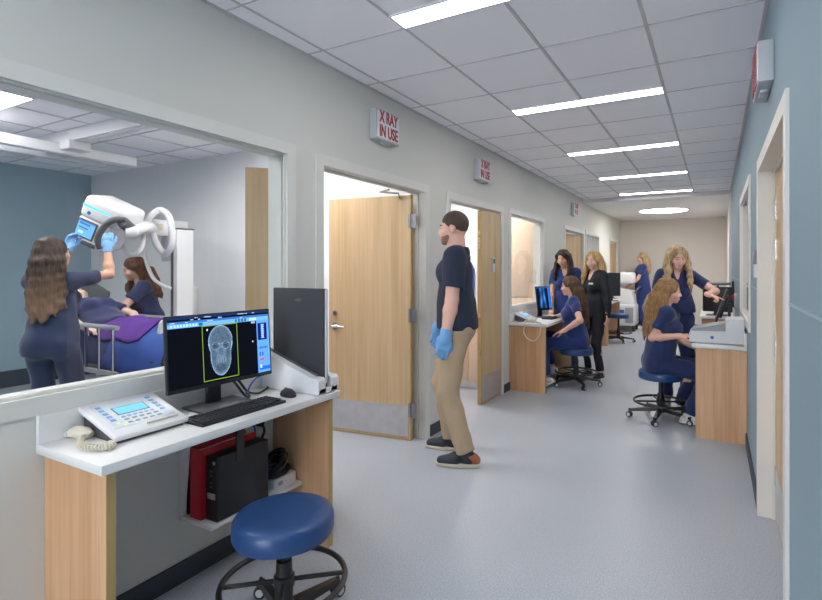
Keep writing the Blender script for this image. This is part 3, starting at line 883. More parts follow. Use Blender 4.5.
# ------------------------------------------------------------------ screens
def xray_image(W=270, H=152):
    y, x = np.mgrid[0:H, 0:W]
    u = (x + 0.5) / W; v = (y + 0.5) / H
    im = np.zeros((H, W, 3)) + np.array([0.045, 0.055, 0.085])
    a = W / H
    # skull
    cx, cy = 0.475, 0.40
    dx = (u - cx) * a
    def ell(cx_, cy_, rx, ry): return ((u - cx_) * a / rx) ** 2 + ((v - cy_) / ry) ** 2
    e = ell(cx, 0.41, 0.212, 0.245); f = ell(cx, 0.64, 0.178, 0.28)
    un = np.minimum(e, f)
    hh = np.maximum(0.35 - np.abs(e - f), 0) / 0.35; un = un - hh * hh * 0.35 * 0.25
    g = np.where(un < 1, 0.40 + 0.36 * np.clip(un, 0, 1) ** 7 + 0.10 * np.clip(1 - ell(cx, 0.60, 0.16, 0.2), 0, 1), 0)
    rs = np.random.RandomState(2)
    # orbits, nose, mouth, teeth
    for ex in (-1, 1):
        o = ell(cx + ex * 0.05, 0.47, 0.062, 0.055); g = np.where(o < 1, g * (0.72 + 0.2 * o), g)
        g = np.where((o > 0.85) & (o < 1.3), g + 0.13, g)
        q = ell(cx + ex * 0.07, 0.60, 0.05, 0.075); g = np.where(q < 1, g * 0.87, g)
        g = np.where((np.abs(u - (cx + ex * 0.113)) < 0.012) & (v > 0.42) & (v < 0.62), g + 0.10, g)
    n = ell(cx, 0.565, 0.035, 0.06); g = np.where(n < 1, g * 0.78, g)
    g = np.where((np.abs(u - cx) < 0.003) & (v > 0.48) & (v < 0.62), g + 0.1, g)
    g = np.where((np.abs(v - 0.445) < 0.012) & (np.abs(dx) < 0.15), g + 0.10, g)
    tm = (np.abs(v - 0.70) < 0.035) & (np.abs(dx) < 0.085)
    g = np.where(tm, g + 0.10 * np.sign(np.sin(dx * 190)), g)
    mo = ell(cx, 0.80, 0.085, 0.06); g = np.where(mo < 1, g * 0.86, g)
    g = g + (g > 0) * 0.05 * np.sin(dx * 60 + 3 * np.sin(v * 50)) * np.sin(v * 70 + 4 * np.sin(dx * 33))
    g = np.clip(g, 0, 1)[..., None]
    sk = np.concatenate([g * 0.74, g * 0.93, g * 1.12], -1)
    im = np.where(g > 0.02, np.clip(sk, 0, 1), im)
    # yellow-green collimation frame
    def line(m, c): im[m] = c
    L, R_, Tp, B = 0.305, 0.645, 0.155, 0.965
    lw = 0.004
    line(((np.abs(u - L) < lw) | (np.abs(u - R_) < lw)) & (v > Tp) & (v < B), (0.44, 0.56, 0.20))
    line(((np.abs(v - Tp) < lw * a) | (np.abs(v - B) < lw * a)) & (u > L) & (u < R_), (0.44, 0.56, 0.20))
    # bars of the user interface
    im[v < 0.035] = (0.10, 0.18, 0.36)
    im[(v >= 0.035) & (v < 0.062)] = (0.04, 0.05, 0.09)
    im[(v >= 0.062) & (v < 0.092)] = (0.23, 0.42, 0.70)
    im[(v >= 0.092) & (v < 0.15)] = (0.42, 0.66, 0.93)
    line((v > 0.105) & (v < 0.14) & (u > 0.02) & (u < 0.27) & (np.sin(u * 230) > -0.1), (0.72, 0.88, 1.0))
    line((v > 0.10) & (v < 0.145) & (u > 0.275) & (u < 0.31), (0.05, 0.42, 0.52))
    line((v > 0.10) & (v < 0.145) & (u > 0.63) & (u < 0.76) & (np.sin(u * 190) > -0.5), (0.05, 0.40, 0.52))
    line((v > 0.10) & (v < 0.145) & (u > 0.78) & (u < 0.86), (0.66, 0.82, 0.98))
    rnd = np.random.RandomState(5)
    for _ in range(14):
        uu = rnd.uniform(0.02, 0.9); vv = rnd.choice([0.018, 0.048, 0.077]); ww = rnd.uniform(0.01, 0.03)
        line((np.abs(v - vv) < 0.006) & (np.abs(u - uu) < ww) & (np.sin(u * 600) > -0.3), (0.75, 0.85, 0.95))
    side = u > 0.86
    im[side & (v >= 0.15)] = (0.36, 0.60, 0.92)
    line(side & (u < 0.975) & (u > 0.872) & (v > 0.20) & (v < 0.475), (0.06, 0.13, 0.42))
    line((np.abs(u - 0.925) < 0.006 + 0.012 * np.abs(np.sin(v * 90))) & (v > 0.22) & (v < 0.45), (0.55, 0.72, 0.95))
    line(side & (u > 0.875) & (u < 0.975) & (np.abs(v - 0.60) < 0.02) & (np.sin(u * 260) > -0.2), (0.15, 0.32, 0.62))
    line(side & (u > 0.875) & (u < 0.94) & (np.abs(v - 0.70) < 0.03) & (np.sin(u * 200) > 0), (0.12, 0.34, 0.70))
    line(side & (u > 0.885) & (u < 0.93) & (np.abs(v - 0.79) < 0.012), (0.85, 0.12, 0.20))
    line(side & (u > 0.875) & (np.abs(v - 0.93) < 0.03), (0.13, 0.40, 0.80))
    line(side & (u > 0.885) & (u < 0.905) & (np.abs(v - 0.90) < 0.025), (0.80, 0.92, 1.0))
    line((np.abs(u - 0.35) < 0.006) & (np.abs(v - 0.215) < 0.012), (0.85, 0.9, 0.95))
    line((u > 0.80) & (u < 0.845) & (v > 0.16) & (v < 0.19), (0.6, 0.65, 0.72))
    line((np.abs(u - 0.81) < 0.004) & (np.abs(v - 0.48) < 0.012), (0.9, 0.9, 0.95))
    return np.clip(im, 0, 1)

def spine_image(W=60, H=80):
    y, x = np.mgrid[0:H, 0:W]; u = (x + .5) / W; v = (y + .5) / H
    im = np.zeros((H, W, 3)) + np.array([0.03, 0.07, 0.17])
    g = 0.8 * np.exp(-((u - 0.27 - 0.03 * np.sin(v * 5)) / 0.07) ** 2) + 0.8 * np.exp(-((u - 0.55 + 0.03 * np.sin(v * 5)) / 0.07) ** 2) + 0.35 * np.exp(-((u - 0.41) / 0.22) ** 2)
    g = g * (0.75 + 0.25 * np.sin(v * 9 + u * 6)) * ((v > 0.06) & (v < 0.97) & (u < 0.76) & (u > 0.05))
    im = im + g[..., None] * np.array([0.22, 0.45, 0.66])
    im[v < 0.06] = (0.14, 0.30, 0.55); im[u > 0.82] = (0.16, 0.40, 0.75)
    return np.clip(im, 0, 1)

SCR = attr_emit('screen_glow', 0.85)
def monitor(loc, rz, label, w, h, zc, img=None, foot=True, tilt=0.0, thick=0.045, base=(0.26, 0.19), landscape=True):
    """screen faces local -Y; loc is the base centre on the surface; zc is the height of the screen centre above it"""
    r = root('computer_monitor', label, 'monitor', loc, math.radians(rz))
    m = TR(0, -0.03, zc) @ RX(-tilt)
    b = MB(); b.box(-w / 2, w / 2, 0.0, 0.018, -h / 2, h / 2, bev=0.003); b.box(-w * 0.32, w * 0.32, 0.016, thick, -h * 0.34, h * 0.34, bev=0.012)
    b.build('casing', M['black'], r, mtx=m)
    bz = 0.008; bb = 0.018
    sw, shh = w - 2 * bz, h - bz - bb
    mm = m @ TR(0, -0.001, (bb - bz) / 2)
    if img is not None: screen_mesh('screen', img, sw, shh, SCR, r, mm)
    else:
        b = MB(); b.box(-sw / 2, sw / 2, -0.0015, 0.001, -shh / 2, shh / 2); b.build('screen', M['black2'], r, mtx=mm)
    if foot:
        b = MB(); b.box(-0.035, 0.035, 0.035, 0.06, 0.01, zc + 0.02, bev=0.006); b.build('stand_column', M['black2'], r)
        b = MB(); b.box(-base[0] / 2, base[0] / 2, -base[1] / 2 - 0.01, base[1] / 2 - 0.01, 0.0, 0.012, bev=0.004); b.build('stand_base', M['dgrey'], r)
    return r
monitor((-2.03, 1.547, DZ), 90 - 3.5, 'black computer monitor showing a skull x-ray on the front desk', 0.525, 0.328, 0.270, xray_image(), tilt=4)

r = root('monitor_cable', 'black and blue cables looping behind the monitor stand', 'cables', (-2.05, 1.62, DZ))
b = MB(); b.tube(spline([(0.0, -0.05, 0.17), (0.06, -0.02, 0.10), (0.08, 0.02, 0.035), (0.05, 0.07, 0.02), (0.0, 0.05, 0.09), (-0.03, 0.0, 0.17)], 8), 0.006, 8)
b.tube(spline([(-0.03, 0.04, 0.15), (0.03, 0.06, 0.05), (0.02, 0.14, 0.01), (-0.02, 0.24, 0.008), (-0.06, 0.28, 0.008)], 8), 0.005, 8); b.build('black_cable', M['black'], r)
b = MB(); b.tube(spline([(0.0, 0.09, 0.006), (-0.03, 0.15, 0.05), (-0.06, 0.22, 0.07), (-0.08, 0.30, 0.07)], 8), 0.004, 8); b.build('blue_cable', M['bluecable'], r)

def keyboard(loc, rz, label, w=0.43, d=0.135):
    r = root('keyboard', label, 'keyboard', loc, math.radians(rz))
    m = RX(3)
    b = MB(); b.box(-w / 2, w / 2, 0, d, 0.0, 0.013, bev=0.003); b.build('base', M['black'], r)
    b = MB()
    for q in range(6):
        y = 0.01 + q * 0.0205 + (0.004 if q == 5 else 0)
        x = -w / 2 + 0.008
        n = 0
        while x < w / 2 - 0.02:
            ww = 0.0165
            if q == 0 and 0.09 < x + w / 2 < 0.10: pass
            if q == 0 and n == 4: ww = 0.105
            b.box(x, x + ww, y, y + 0.0165, 0.012, 0.019, bev=0.0015, seg=1); n += 1
            x += ww + 0.0028
            if n in (15, 18): x += 0.007
    b.build('keys', M['black2'], r)
    return r
keyboard((-1.80, 1.515, DZ), 90 - 1.5, 'black keyboard in front of the skull x-ray monitor')
def mouse(loc, rz, label):
    r = root('computer_mouse', label, 'mouse', loc, math.radians(rz))
    b = MB(); b.lathe([(0.0, 0.036), (0.5, 0.033), (0.85, 0.022), (1.0, 0.008), (0.97, 0.0), (0.0, 0.0)], seg=28)
    b.build('shell', M['black'], r, mtx=Matrix.Diagonal((0.032, 0.056, 1, 1)))
    b = MB(); b.cyl((-0.004, 0.026, 0.03), (0.004, 0.026, 0.03), 0.009, 14); b.build('scroll_wheel', M['mgrey'], r)
    return r
mouse((-1.885, 1.83, DZ), 75, 'black computer mouse beside the keyboard on the front desk')

# detector dock: tall wedge with a slot, open panel standing in it (long axis local X, high end at -X)
def dock(name, loc, rz, label, L=0.40, D=0.17, hi=0.165, lo=0.05, mark=True, filled=True):
    r = root(name, label, 'dock', loc, math.radians(rz))
    prof = [(-L / 2, 0.003), (L / 2 - 0.004, 0.003), (L / 2, 0.008), (L / 2, lo - 0.012), (L / 2 - 0.012, lo), (L / 2 - 0.05, lo), (-L / 2, hi)]
    b = MB()
    b.prism(prof, 'y', -D / 2, -0.022); b.prism(prof, 'y', 0.022, D / 2)
    b.box(-L / 2, L / 2, -D / 2 + 0.01, D / 2 - 0.01, 0.006, 0.03)
    b.build('body', M['wplast'], r)
    for sy in (-1, 1):
        b = MB(); y0, y1 = sorted((sy * 0.020, sy * 0.034))
        b.prism([(-L / 2 + 0.004, hi), (L / 2 - 0.05, lo + 0.001), (L / 2 - 0.05, lo + 0.008), (-L / 2 + 0.004, hi + 0.008)], 'y', y0, y1)
        b.build('slot_liner', M['dgrey'], r)
    for sx in (-1, 1):
        for sy in (-1, 1):
            b = MB(); b.cyl((sx * (L / 2 - 0.03), sy * (D / 2 - 0.025), 0), (sx * (L / 2 - 0.03), sy * (D / 2 - 0.025), 0.008), 0.011, 12); b.build('foot', M['black2'], r)
    return r
dock('detector_dock', (-1.942, 1.965, DZ), 0, 'white wedge-shaped dock at the far end of the front desk', L=0.40, D=0.15, hi=0.20, lo=0.085)
r = root('imaging_detector', 'flat dark grey x-ray detector panel standing in the front desk dock', 'detector panel', (-1.943, 1.965, DZ + 0.031))
bx('shell', M['black2'], r, -0.186, 0.186, -0.009, 0.009, 0.0, 0.502, bev=0.006, seg=3)
bx('face', mat('detector_face', (0.03, 0.031, 0.038), 0.7, bump=0.1, bscale=500), r, -0.174, 0.174, -0.0105, -0.008, 0.012, 0.490, bev=0.001)
b = MB(); b.lathe([(0.015, 0.0), (0.015, 0.003), (0.0, 0.003)], mtx=TR(0.0, -0.0105, 0.44) @ RX(90) @ Matrix.Diagonal((1.6, 0.6, 1, 1)), seg=20); b.build('finger_mark', M['dgrey'], r)
b = MB(); b.box(0.183, 0.189, -0.008, 0.008, 0.02, 0.498, bev=0.002); b.build('side_rail', M['lgrey'], r)

# ------------------------------------------------------------------ stools
def make_stool(loc, rz, label, seat_h=0.47, seat_r=0.2, ring_r=0.24, ring_z=0.19):
    r = root('rolling_stool', label, 'stool', loc, math.radians(rz), 'blue rolling stools')
    t = 0.085
    b = MB()
    b.lathe([(0, seat_h - 0.012), (seat_r * 0.6, seat_h - 0.006), (seat_r * 0.86, seat_h), (seat_r * 0.95, seat_h - 0.008), (seat_r * 0.99, seat_h - 0.022), (seat_r, seat_h - 0.045), (seat_r, seat_h - t + 0.012), (seat_r * 0.97, seat_h - t), (0, seat_h - t)], seg=56)
    b.build('seat', M['vinyl'], r, sharp=60)
    b = MB()
    b.lathe([(0.08, seat_h - t - 0.012), (0.08, seat_h - t), (0, seat_h - t)], seg=24)
    b.lathe([(0, 0.07), (0.042, 0.07), (0.042, 0.12), (0.034, 0.13), (0.034, ring_z - 0.02), (0.04, ring_z - 0.02), (0.04, ring_z + 0.02), (0.032, ring_z + 0.025), (0.03, min(ring_z + 0.08, seat_h - t - 0.02)), (0.02, min(ring_z + 0.082, seat_h - t - 0.018)), (0.02, seat_h - t)], seg=24)
    b.build('gas_column', M['blackmetal'], r)
    b = MB(); b.tube(circle((0, 0), ring_r, 56, ring_z), 0.0115, 10, closed=True)
    fr = b.build('foot_ring', M['blackmetal'], r)
    for k in range(4):
        a = k * PI / 2 + 0.5
        b = MB(); b.tube([(0.03 * math.cos(a), 0.03 * math.sin(a), ring_z), (ring_r * math.cos(a), ring_r * math.sin(a), ring_z)], 0.009, 10); b.build('ring_spoke', M['blackmetal'], fr)
    for k in range(5):
        a = k * 2 * PI / 5
        ca, sa = math.cos(a), math.sin(a)
        R = 0.285
        mt = RZ(math.degrees(a))
        b = MB()
        n = 5; vs = []
        for i in range(n):
            s = i / (n - 1); x = 0.03 + (R - 0.03) * s
            hw = 0.026 - 0.010 * s; zt = 0.118 - 0.038 * s; zb = 0.080 - 0.022 * s
            vs.append([b.bm.verts.new(mt @ Vector(p)) for p in ((x, -hw, zb), (x, hw, zb), (x, hw * .8, zt), (x, -hw * .8, zt))])
        for p, q in zip(vs, vs[1:]):
            for j in range(4): b.bm.faces.new((p[j], p[(j + 1) % 4], q[(j + 1) % 4], q[j]))
        b.bm.faces.new(vs[0][::-1]); b.bm.faces.new(vs[-1])
        lg = b.build('leg', M['blackmetal'], r)
        b = MB()
        b.cyl((R * ca, R * sa, 0.045), (R * ca, R * sa, 0.085), 0.008, 10)
        b.box(-0.013, 0.013, -0.007, 0.007, 0.030, 0.058, bev=0.003, mtx=TR(R * ca, R * sa, 0) @ RZ(math.degrees(a) + 40 + 50 * k))
        cs = b.build('caster', M['black'], lg)
        b = MB()
        mw = TR(R * ca, R * sa, 0.027) @ RZ(math.degrees(a) + 40 + 50 * k)
        for sx in (-1, 1):
            b.cyl(mw @ Vector((sx * 0.009, 0, 0)), mw @ Vector((sx * 0.020, 0, 0)), 0.027, 20)
            b.mi = 1; b.cyl(mw @ Vector((sx * 0.019, 0, 0)), mw @ Vector((sx * 0.022, 0, 0)), 0.017, 16); b.mi = 0
        b.build('wheel', [M['black2'], M['lgrey']], cs)
    return r
make_stool((-1.50, 1.435, 0), 12, 'round blue vinyl stool in front of the skull x-ray desk', seat_h=0.487, seat_r=0.193, ring_r=0.235, ring_z=0.215)
make_stool((-1.525, 6.22, 0), -58, 'blue stool the brunette in blue scrubs is sitting on', seat_h=0.475, seat_r=0.205, ring_r=0.25, ring_z=0.17)
make_stool((-0.465, 5.20, 0), -95, 'blue stool the seated blonde is sitting on', seat_h=0.475, seat_r=0.2, ring_r=0.24, ring_z=0.168)
make_stool((-1.69, 10.3, 0), 10, 'distant empty blue stool behind the blonde in black', seat_h=0.56, seat_r=0.2, ring_r=0.25, ring_z=0.19)

# ------------------------------------------------------------------ second left desk
console((-1.93, 5.83, DZ), 90, 'pale console with a hanging white cord on the desk of the seated brunette', w=0.26, d=0.22)
hs = hand_switch((-1.90, 5.645, DZ), 80, 'white hand switch on the second desk with its cord hanging over the edge')
b = MB(); b.tube(spline([(0.0, 0.055, 0.018), (-0.03, 0.075, 0.02), (-0.075, 0.05, -0.01), (-0.09, 0.06, -0.10), (-0.085, 0.02, -0.17), (-0.085, -0.06, -0.20), (-0.085, -0.13, -0.15), (-0.09, -0.16, -0.05), (-0.06, -0.15, 0.01), (-0.02, -0.07, 0.016)], 8), 0.009, 8)
b.build('hanging_cord', M['cplast'], hs)
monitor((-2.0, 6.36, DZ), 62, 'tilted monitor with a blue scan on the desk of the seated brunette', 0.255, 0.31, 0.255, spine_image(), tilt=10, base=(0.16, 0.16))
keyboard((-1.80, 6.30, DZ), 90, 'dark keyboard under the hand of the seated brunette', w=0.36)
# third left desk
monitor((-1.83, 10.3, DZ), 15, 'black monitor on the distant desk behind the blonde in black', 0.34, 0.46, 0.33, None)
r = root('paper_stack', 'small stack of white paper on the distant desk', 'paper', (-1.84, 9.72, DZ))
bx('sheets', M['wplast'], r, -0.08, 0.08, -0.06, 0.10, 0, 0.045, bev=0.002)
# right desk
dk = root('scanning_dock', 'white scanning dock with a blue dot on the desk of the seated blonde', 'dock', (0.005, 4.94, DZ), PI)
b = MB(); b.prism([(-0.205, 0.008), (0.195, 0.008), (0.205, 0.02), (0.205, 0.085), (0.19, 0.10), (-0.07, 0.108), (-0.07, 0.195), (-0.09, 0.21), (-0.205, 0.215)], 'y', -0.165, 0.165)
b.build('body', M['lgrey'], dk)
b = MB(); b.prism([(0.185, 0.098), (-0.07, 0.105), (-0.07, 0.175), (0.185, 0.115)], 'y', -0.15, 0.13); b.build('sloped_bed', M['mgrey'], dk)
for sx in (-0.17, 0.17):
    for sy in (-0.13, 0.13):
        b = MB(); b.cyl((sx, sy, 0), (sx, sy, 0.01), 0.012, 12); b.build('foot', M['black2'], dk)
b = MB(); b.cyl((0.03, 0.1645, 0.055), (0.03, 0.1665, 0.055), 0.014, 20); b.build('blue_dot', M['bluedot'], dk)
monitor((0.075, 5.75, DZ), -90, 'tilted monitor seen edge-on between the pointing blonde and the blue wall', 0.42, 0.34, 0.27, None, tilt=18, base=(0.18, 0.18))
r = root('cable_tangle', 'blue and yellow cables behind the scanning dock', 'cables', (0.19, 4.96, DZ))
b = MB(); b.tube(spline([(0.02, 0.0, 0.10), (0.0, -0.06, 0.06), (0.02, -0.12, 0.03), (-0.01, -0.17, 0.01)], 8), 0.006, 8); b.build('blue_cable', M['bluecable'], r)
b = MB(); b.tube(spline([(0.01, 0.0, 0.07), (0.015, -0.08, 0.04), (-0.01, -0.13, 0.015), (0.01, -0.18, 0.008), (-0.03, -0.19, 0.008)], 8), 0.006, 8); b.build('yellow_cable', M['yellow'], r)
b = MB(); b.tube(spline([(0.02, 0.03, 0.15), (0.03, -0.05, 0.10), (0.01, -0.10, 0.09), (0.03, -0.14, 0.01)], 8), 0.006, 8); b.build('black_cable', M['black'], r)
# farther right desk
monitor((0.02, 7.75, DZ), 180 - 8, 'black monitor with its back turned on the farther right desk', 0.36, 0.34, 0.22, None)
r = root('desk_bracket', 'grey bar over the black monitor on the farther right desk', 'bracket', (0.03, 7.95, DZ))
b = MB(); b.cyl((0, 0, 0), (0, 0, 0.42), 0.015, 12); b.lathe([(0.07, 0), (0.07, 0.012), (0, 0.012)], seg=24); b.build('post', M['dgrey'], r)
b = MB(); b.tube([(-0.19, -0.03, 0.42), (0.16, -0.03, 0.43)], 0.02, 12); b.build('bar', M['mgrey'], r)
r = root('wall_speaker', 'tall thin black box on the blue wall past the window', 'wall box', (XR, 8.0, 1.07))
bx('case', M['black'], r, -0.03, 0.0, -0.05, 0.05, -0.20, 0.20, bev=0.004)
bx('grille', M['black2'], r, -0.033, -0.029, -0.04, 0.04, -0.19, 0.10)
r = root('emergency_button', 'red emergency button on a grey box on the blue wall', 'button', (XR, 6.94, 1.09))
bx('box', M['lgrey'], r, -0.03, 0.0, -0.05, 0.05, -0.10, 0.06, bev=0.004)
b = MB(); b.cyl((-0.03, 0, 0.01), (-0.055, 0, 0.01), 0.028, 20); b.build('push_button', M['red'], r)
r = root('card_reader', 'small card reader on the blue wall between door and window', 'card reader', (XR, 3.72, 1.47))
bx('reader_head', M['mgrey'], r, -0.022, 0.0, -0.05, 0.05, 0.005, 0.085, bev=0.004)
bx('switch_plate', M['wplast'], r, -0.012, 0.0, -0.05, 0.05, -0.085, 0.0, bev=0.003)

# ================================================================== OTHER ROOMS: furniture seen through openings
r = root('wardrobe_cabinet', 'tall pale wood cabinet filling the view through the second window', 'cabinet', (-2.72, 7.44, 0))
bx('carcass', M['pale'], r, -0.38, 0.38, -0.42, 0.0, 0.0, 2.45)
for sx in (-1, 1):
    d = bx('upper_door', M['pale'], r, 0.004 if sx > 0 else -0.378, 0.378 if sx > 0 else -0.004, -0.44, -0.42, 1.03, 2.44, bev=0.002)
    d = bx('lower_door', M['pale'], r, 0.004 if sx > 0 else -0.378, 0.378 if sx > 0 else -0.004, -0.44, -0.42, 0.10, 1.01, bev=0.002)
    b = MB(); b.cyl((sx * 0.05, -0.455, 0.8), (sx * 0.05, -0.455, 0.95), 0.006, 8); b.build('pull', M['steel'], d)
r = root('base_cabinet', 'low wood cabinet glimpsed through the doorway behind the man', 'cabinet', (-2.62, 5.65, 0))
bx('carcass', M['pale'], r, -0.2, 0.2, -0.22, 0.3, 0.09, 0.82)
bx('plinth', M['steel'], r, -0.2, 0.2, -0.20, 0.3, 0.0, 0.09)
bx('top', M['counter'], r, -0.21, 0.21, -0.24, 0.3, 0.82, 0.85, bev=0.003)
for sx in (-1, 1):
    bx('cabinet_door', M['pale'], r, 0.004 if sx > 0 else -0.196, 0.196 if sx > 0 else -0.004, -0.24, -0.22, 0.10, 0.81, bev=0.002)
r = root('lead_apron', 'bright blue apron hanging on a wall past the man', 'apron', (-3.62, 7.45, 1.30))
b = MB()
N = 14
V0 = []
for i in range(N + 1):
    row = []
    for j in range(9):
        z = 0.26 - 0.6 * i / N; wv = 0.15 * (0.55 + 0.45 * min(1, i / 3)); x = (j / 4 - 1) * wv
        row.append(b.bm.verts.new((x, -0.03 - 0.014 * math.sin(j * 1.6 + i * 0.1), z)))
    V0.append(row)
for i in range(N):
    for j in range(8): b.bm.faces.new((V0[i][j], V0[i][j + 1], V0[i + 1][j + 1], V0[i + 1][j]))
o = b.build('cloth', M['bblue'], r); md = o.modifiers.new('thick', 'SOLIDIFY'); md.thickness = 0.012
b = MB(); b.cyl((0, 0, 0.27), (0, -0.05, 0.28), 0.008, 10); b.build('hook', M['chrome'], r)

# ================================================================== X-RAY ROOM
r = root('overhead_crane', 'white ceiling-mounted rail bridge in the x-ray room', 'ceiling rail')
b = MB()
b.box(-5.37, -5.28, -1.5, 3.05, 2.50, 2.59, bev=0.006); b.build('bridge_beam', M['wplast'], r)
b = MB(); b.box(-5.68, -5.60, -1.5, 2.93, 2.50, 2.56, bev=0.006); b.build('second_beam', M['lgrey'], r)
for y in (0.1, 2.45):
    b = MB(); b.box(-6.6, -3.4, y - 0.035, y - 0.02, 2.60, ZC - 0.004); b.box(-6.6, -3.4, y + 0.02, y + 0.035, 2.60, ZC - 0.004); b.box(-6.6, -3.4, y - 0.06, y + 0.06, 2.605, 2.625)
    b.build('ceiling_rail', M['wplast'], r)
    b = MB(); b.box(-5.66, -5.12, y - 0.09, y + 0.09, 2.53, 2.61, bev=0.005); b.build('carriage', M['lgrey'], r)

# stretcher
st = root('stretcher', 'hospital stretcher with steel side rails in the x-ray room', 'stretcher', (-4.55, 2.56, 0))
bx('deck', M['dgrey'], st, -0.98, 0.98, -0.31, 0.31, 0.60, 0.66, bev=0.01)
bx('mattress', M['mattress'], st, -0.26, 0.96, -0.29, 0.29, 0.66, 0.76, bev=0.03, seg=3)
b = MB(); b.box(0, 0.80, -0.29, 0.29, 0.0, 0.09, bev=0.03, seg=3)
b.build('backrest', M['mattress'], st, mtx=TR(-0.26, 0, 0.67) @ RY(180 + 32) @ TR(0, 0, -0.09))
for sy in (-1, 1):
    y = sy * 0.34
    x0, x1 = (-0.45, 0.45) if sy < 0 else (-0.72, 0.38)
    b = MB(); b.tube([(x0, y, 0.98), (x1, y, 0.98)], 0.019, 12); rl = b.build('side_rail', M['steel'], st)
    n = 5
    for k in range(n):
        x = x0 + 0.06 + (x1 - x0 - 0.12) * k / (n - 1)
        b = MB(); b.cyl((x, y, 0.62), (x, y, 0.97), 0.012, 10); b.cyl((x, y, 0.93), (x, y, 0.965), 0.018, 10); b.build('rail_post', M['chrome'], rl)
    b = MB(); b.box(x0, x1, y - 0.012, y + 0.012, 0.60, 0.635); b.build('rail_base', M['steel'], rl)
b = MB(); b.box(-0.7, 0.7, -0.24, 0.24, 0.20, 0.30, bev=0.02); b.build('chassis', M['dgrey'], st)
for sx in (-0.4, 0.4):
    b = MB(); b.cyl((sx, 0, 0.28), (sx, 0, 0.62), 0.06, 20); b.build('lift_column', M['lgrey'], st)
for sx in (-1, 1):
    for sy in (-1, 1):
        b = MB(); b.cyl((sx * 0.66, sy * 0.22 - 0.02, 0.075), (sx * 0.66, sy * 0.22 + 0.02, 0.075), 0.075, 20); b.box(sx * 0.66 - 0.02, sx * 0.66 + 0.02, sy * 0.22 - 0.028, sy * 0.22 + 0.028, 0.08, 0.21, bev=0.005)
        b.build('caster', M['black2'], st)

def cloth_sheet(name, m, x0, x1, y0, y1, zfun, parent, nx=36, ny=26, thick=0.012):
    b = MB(); V = []
    for i in range(nx + 1):
        row = []
        for j in range(ny + 1):
            x = x0 + (x1 - x0) * i / nx; y = y0 + (y1 - y0) * j / ny
            row.append(b.bm.verts.new((x, y, zfun(x, y))))
        V.append(row)
    for i in range(nx):
        for j in range(ny): b.bm.faces.new((V[i][j], V[i + 1][j], V[i + 1][j + 1], V[i][j + 1]))
    o = b.build(name, m, parent, sharp=80)
    md = o.modifiers.new('thick', 'SOLIDIFY'); md.thickness = thick; md.offset = 1
    return o
def leg_hump(x, y, base):
    c = abs(y) / 0.30
    z = base - 0.06 + 0.245 * max(0.0, 1 - c ** 2) + 0.012 * math.sin(17 * x + 9 * y) + 0.010 * math.sin(29 * y - 7 * x)
    if c > 0.92: z -= (c - 0.92) * 1.2
    return z
bl = root('blanket', 'dark blue blanket covering the lying patient', 'blanket', (-4.55, 2.56, 0.0))
cloth_sheet('cloth', M['blanket'], -0.36, 0.20, -0.30, 0.30, lambda x, y: leg_hump(x, y, 0.785) + 0.20 * max(0, (-x - 0.02)) * (1 - (y / .33) ** 2), bl)
bl = root('blanket', 'purple blanket spread over the patient on the stretcher', 'blanket', (-4.55, 2.56, 0.0))
cloth_sheet('cloth', M['purple'], -0.20, 0.55, -0.235, 0.25, lambda x, y: leg_hump(x, y, 0.822), bl)
bl = root('sheet', 'bright blue crumpled sheet at the foot of the stretcher', 'sheet', (-4.55, 2.56, 0.0))
cloth_sheet('cloth', M['bblue'], 0.16, 0.92, -0.31, 0.28, lambda x, y: leg_hump(x, y, 0.800), bl)
# detector plate held behind the patient
r = root('imaging_plate', 'black imaging plate standing behind the patient head', 'imaging plate', (-5.50, 2.72, 0.93))
b = MB(); b.box(-0.24, 0.24, -0.01, 0.01, 0.0, 0.38, bev=0.004); b.build('plate', M['dgrey'], r, mtx=RY(18))

# mobile x-ray unit on the far side
TUBE = Vector((-4.78, 2.52, 1.85))
MU = (-4.87, 3.22, 0)
mu = root('mobile_xray_unit', 'white mobile x-ray unit with raised tube head over the stretcher', 'x-ray machine', MU)
def inv(p): return Vector(p) - Vector(MU)
b = MB(); b.box(0.0, 0.75, -0.24, 0.26, 0.10, 0.75, bev=0.05, seg=3); b.box(0.0, 0.70, -0.22, 0.24, 0.72, 0.95, bev=0.05, seg=3); b.build('cabinet', M['wplast'], mu)
for (x, rr) in ((0.60, 0.13), (0.08, 0.08)):
    for sy in (-0.2, 0.2):
        b = MB(); b.cyl((x, sy - 0.03, rr), (x, sy + 0.03, rr), rr, 24); b.build('wheel', M['black2'], mu)
b = MB(); b.box(0.03, 0.13, -0.09, 0.09, 0.5, 1.84, bev=0.01); co = b.build('column', M['wplast'], mu)
b = MB(); b.box(0.034, 0.072, -0.094, -0.088, 0.55, 1.78); b.build('column_groove', M['dgrey'], co)
bx('column_cap', M['dgrey'], co, 0.025, 0.135, -0.095, 0.095, 1.838, 1.85, bev=0.003)
b = MB(); b.box(-0.12, 0.03, -0.10, 0.10, 1.52, 1.93, bev=0.012); b.build('arm_carriage', M['lgrey'], mu)
ae = inv(TUBE) + Vector((0.16, 0.22, -0.02))
b = MB(); b.box(-0.115, 0.0, ae.y + 0.12, 0.0, 1.77, 1.93, bev=0.015); am = b.build('arm', M['wplast'], mu)
b = MB(); [b.box(-0.0, 0.003, y, y + 0.07, 1.83, 1.89) for y in (-0.22, -0.34)]; b.build('warning_labels', M['sole'], am)
b = MB(); b.tube([(-0.05, ae.y + 0.25, 1.84), (ae.x - 0.06, ae.y + 0.05, 1.83), (ae.x - 0.10, ae.y - 0.06, 1.83)], 0.055, 16); b.build('yoke', M['wplast'], mu)
HT = TR(*inv(TUBE)) @ RZ(33) @ RY(25) @ RX(8)
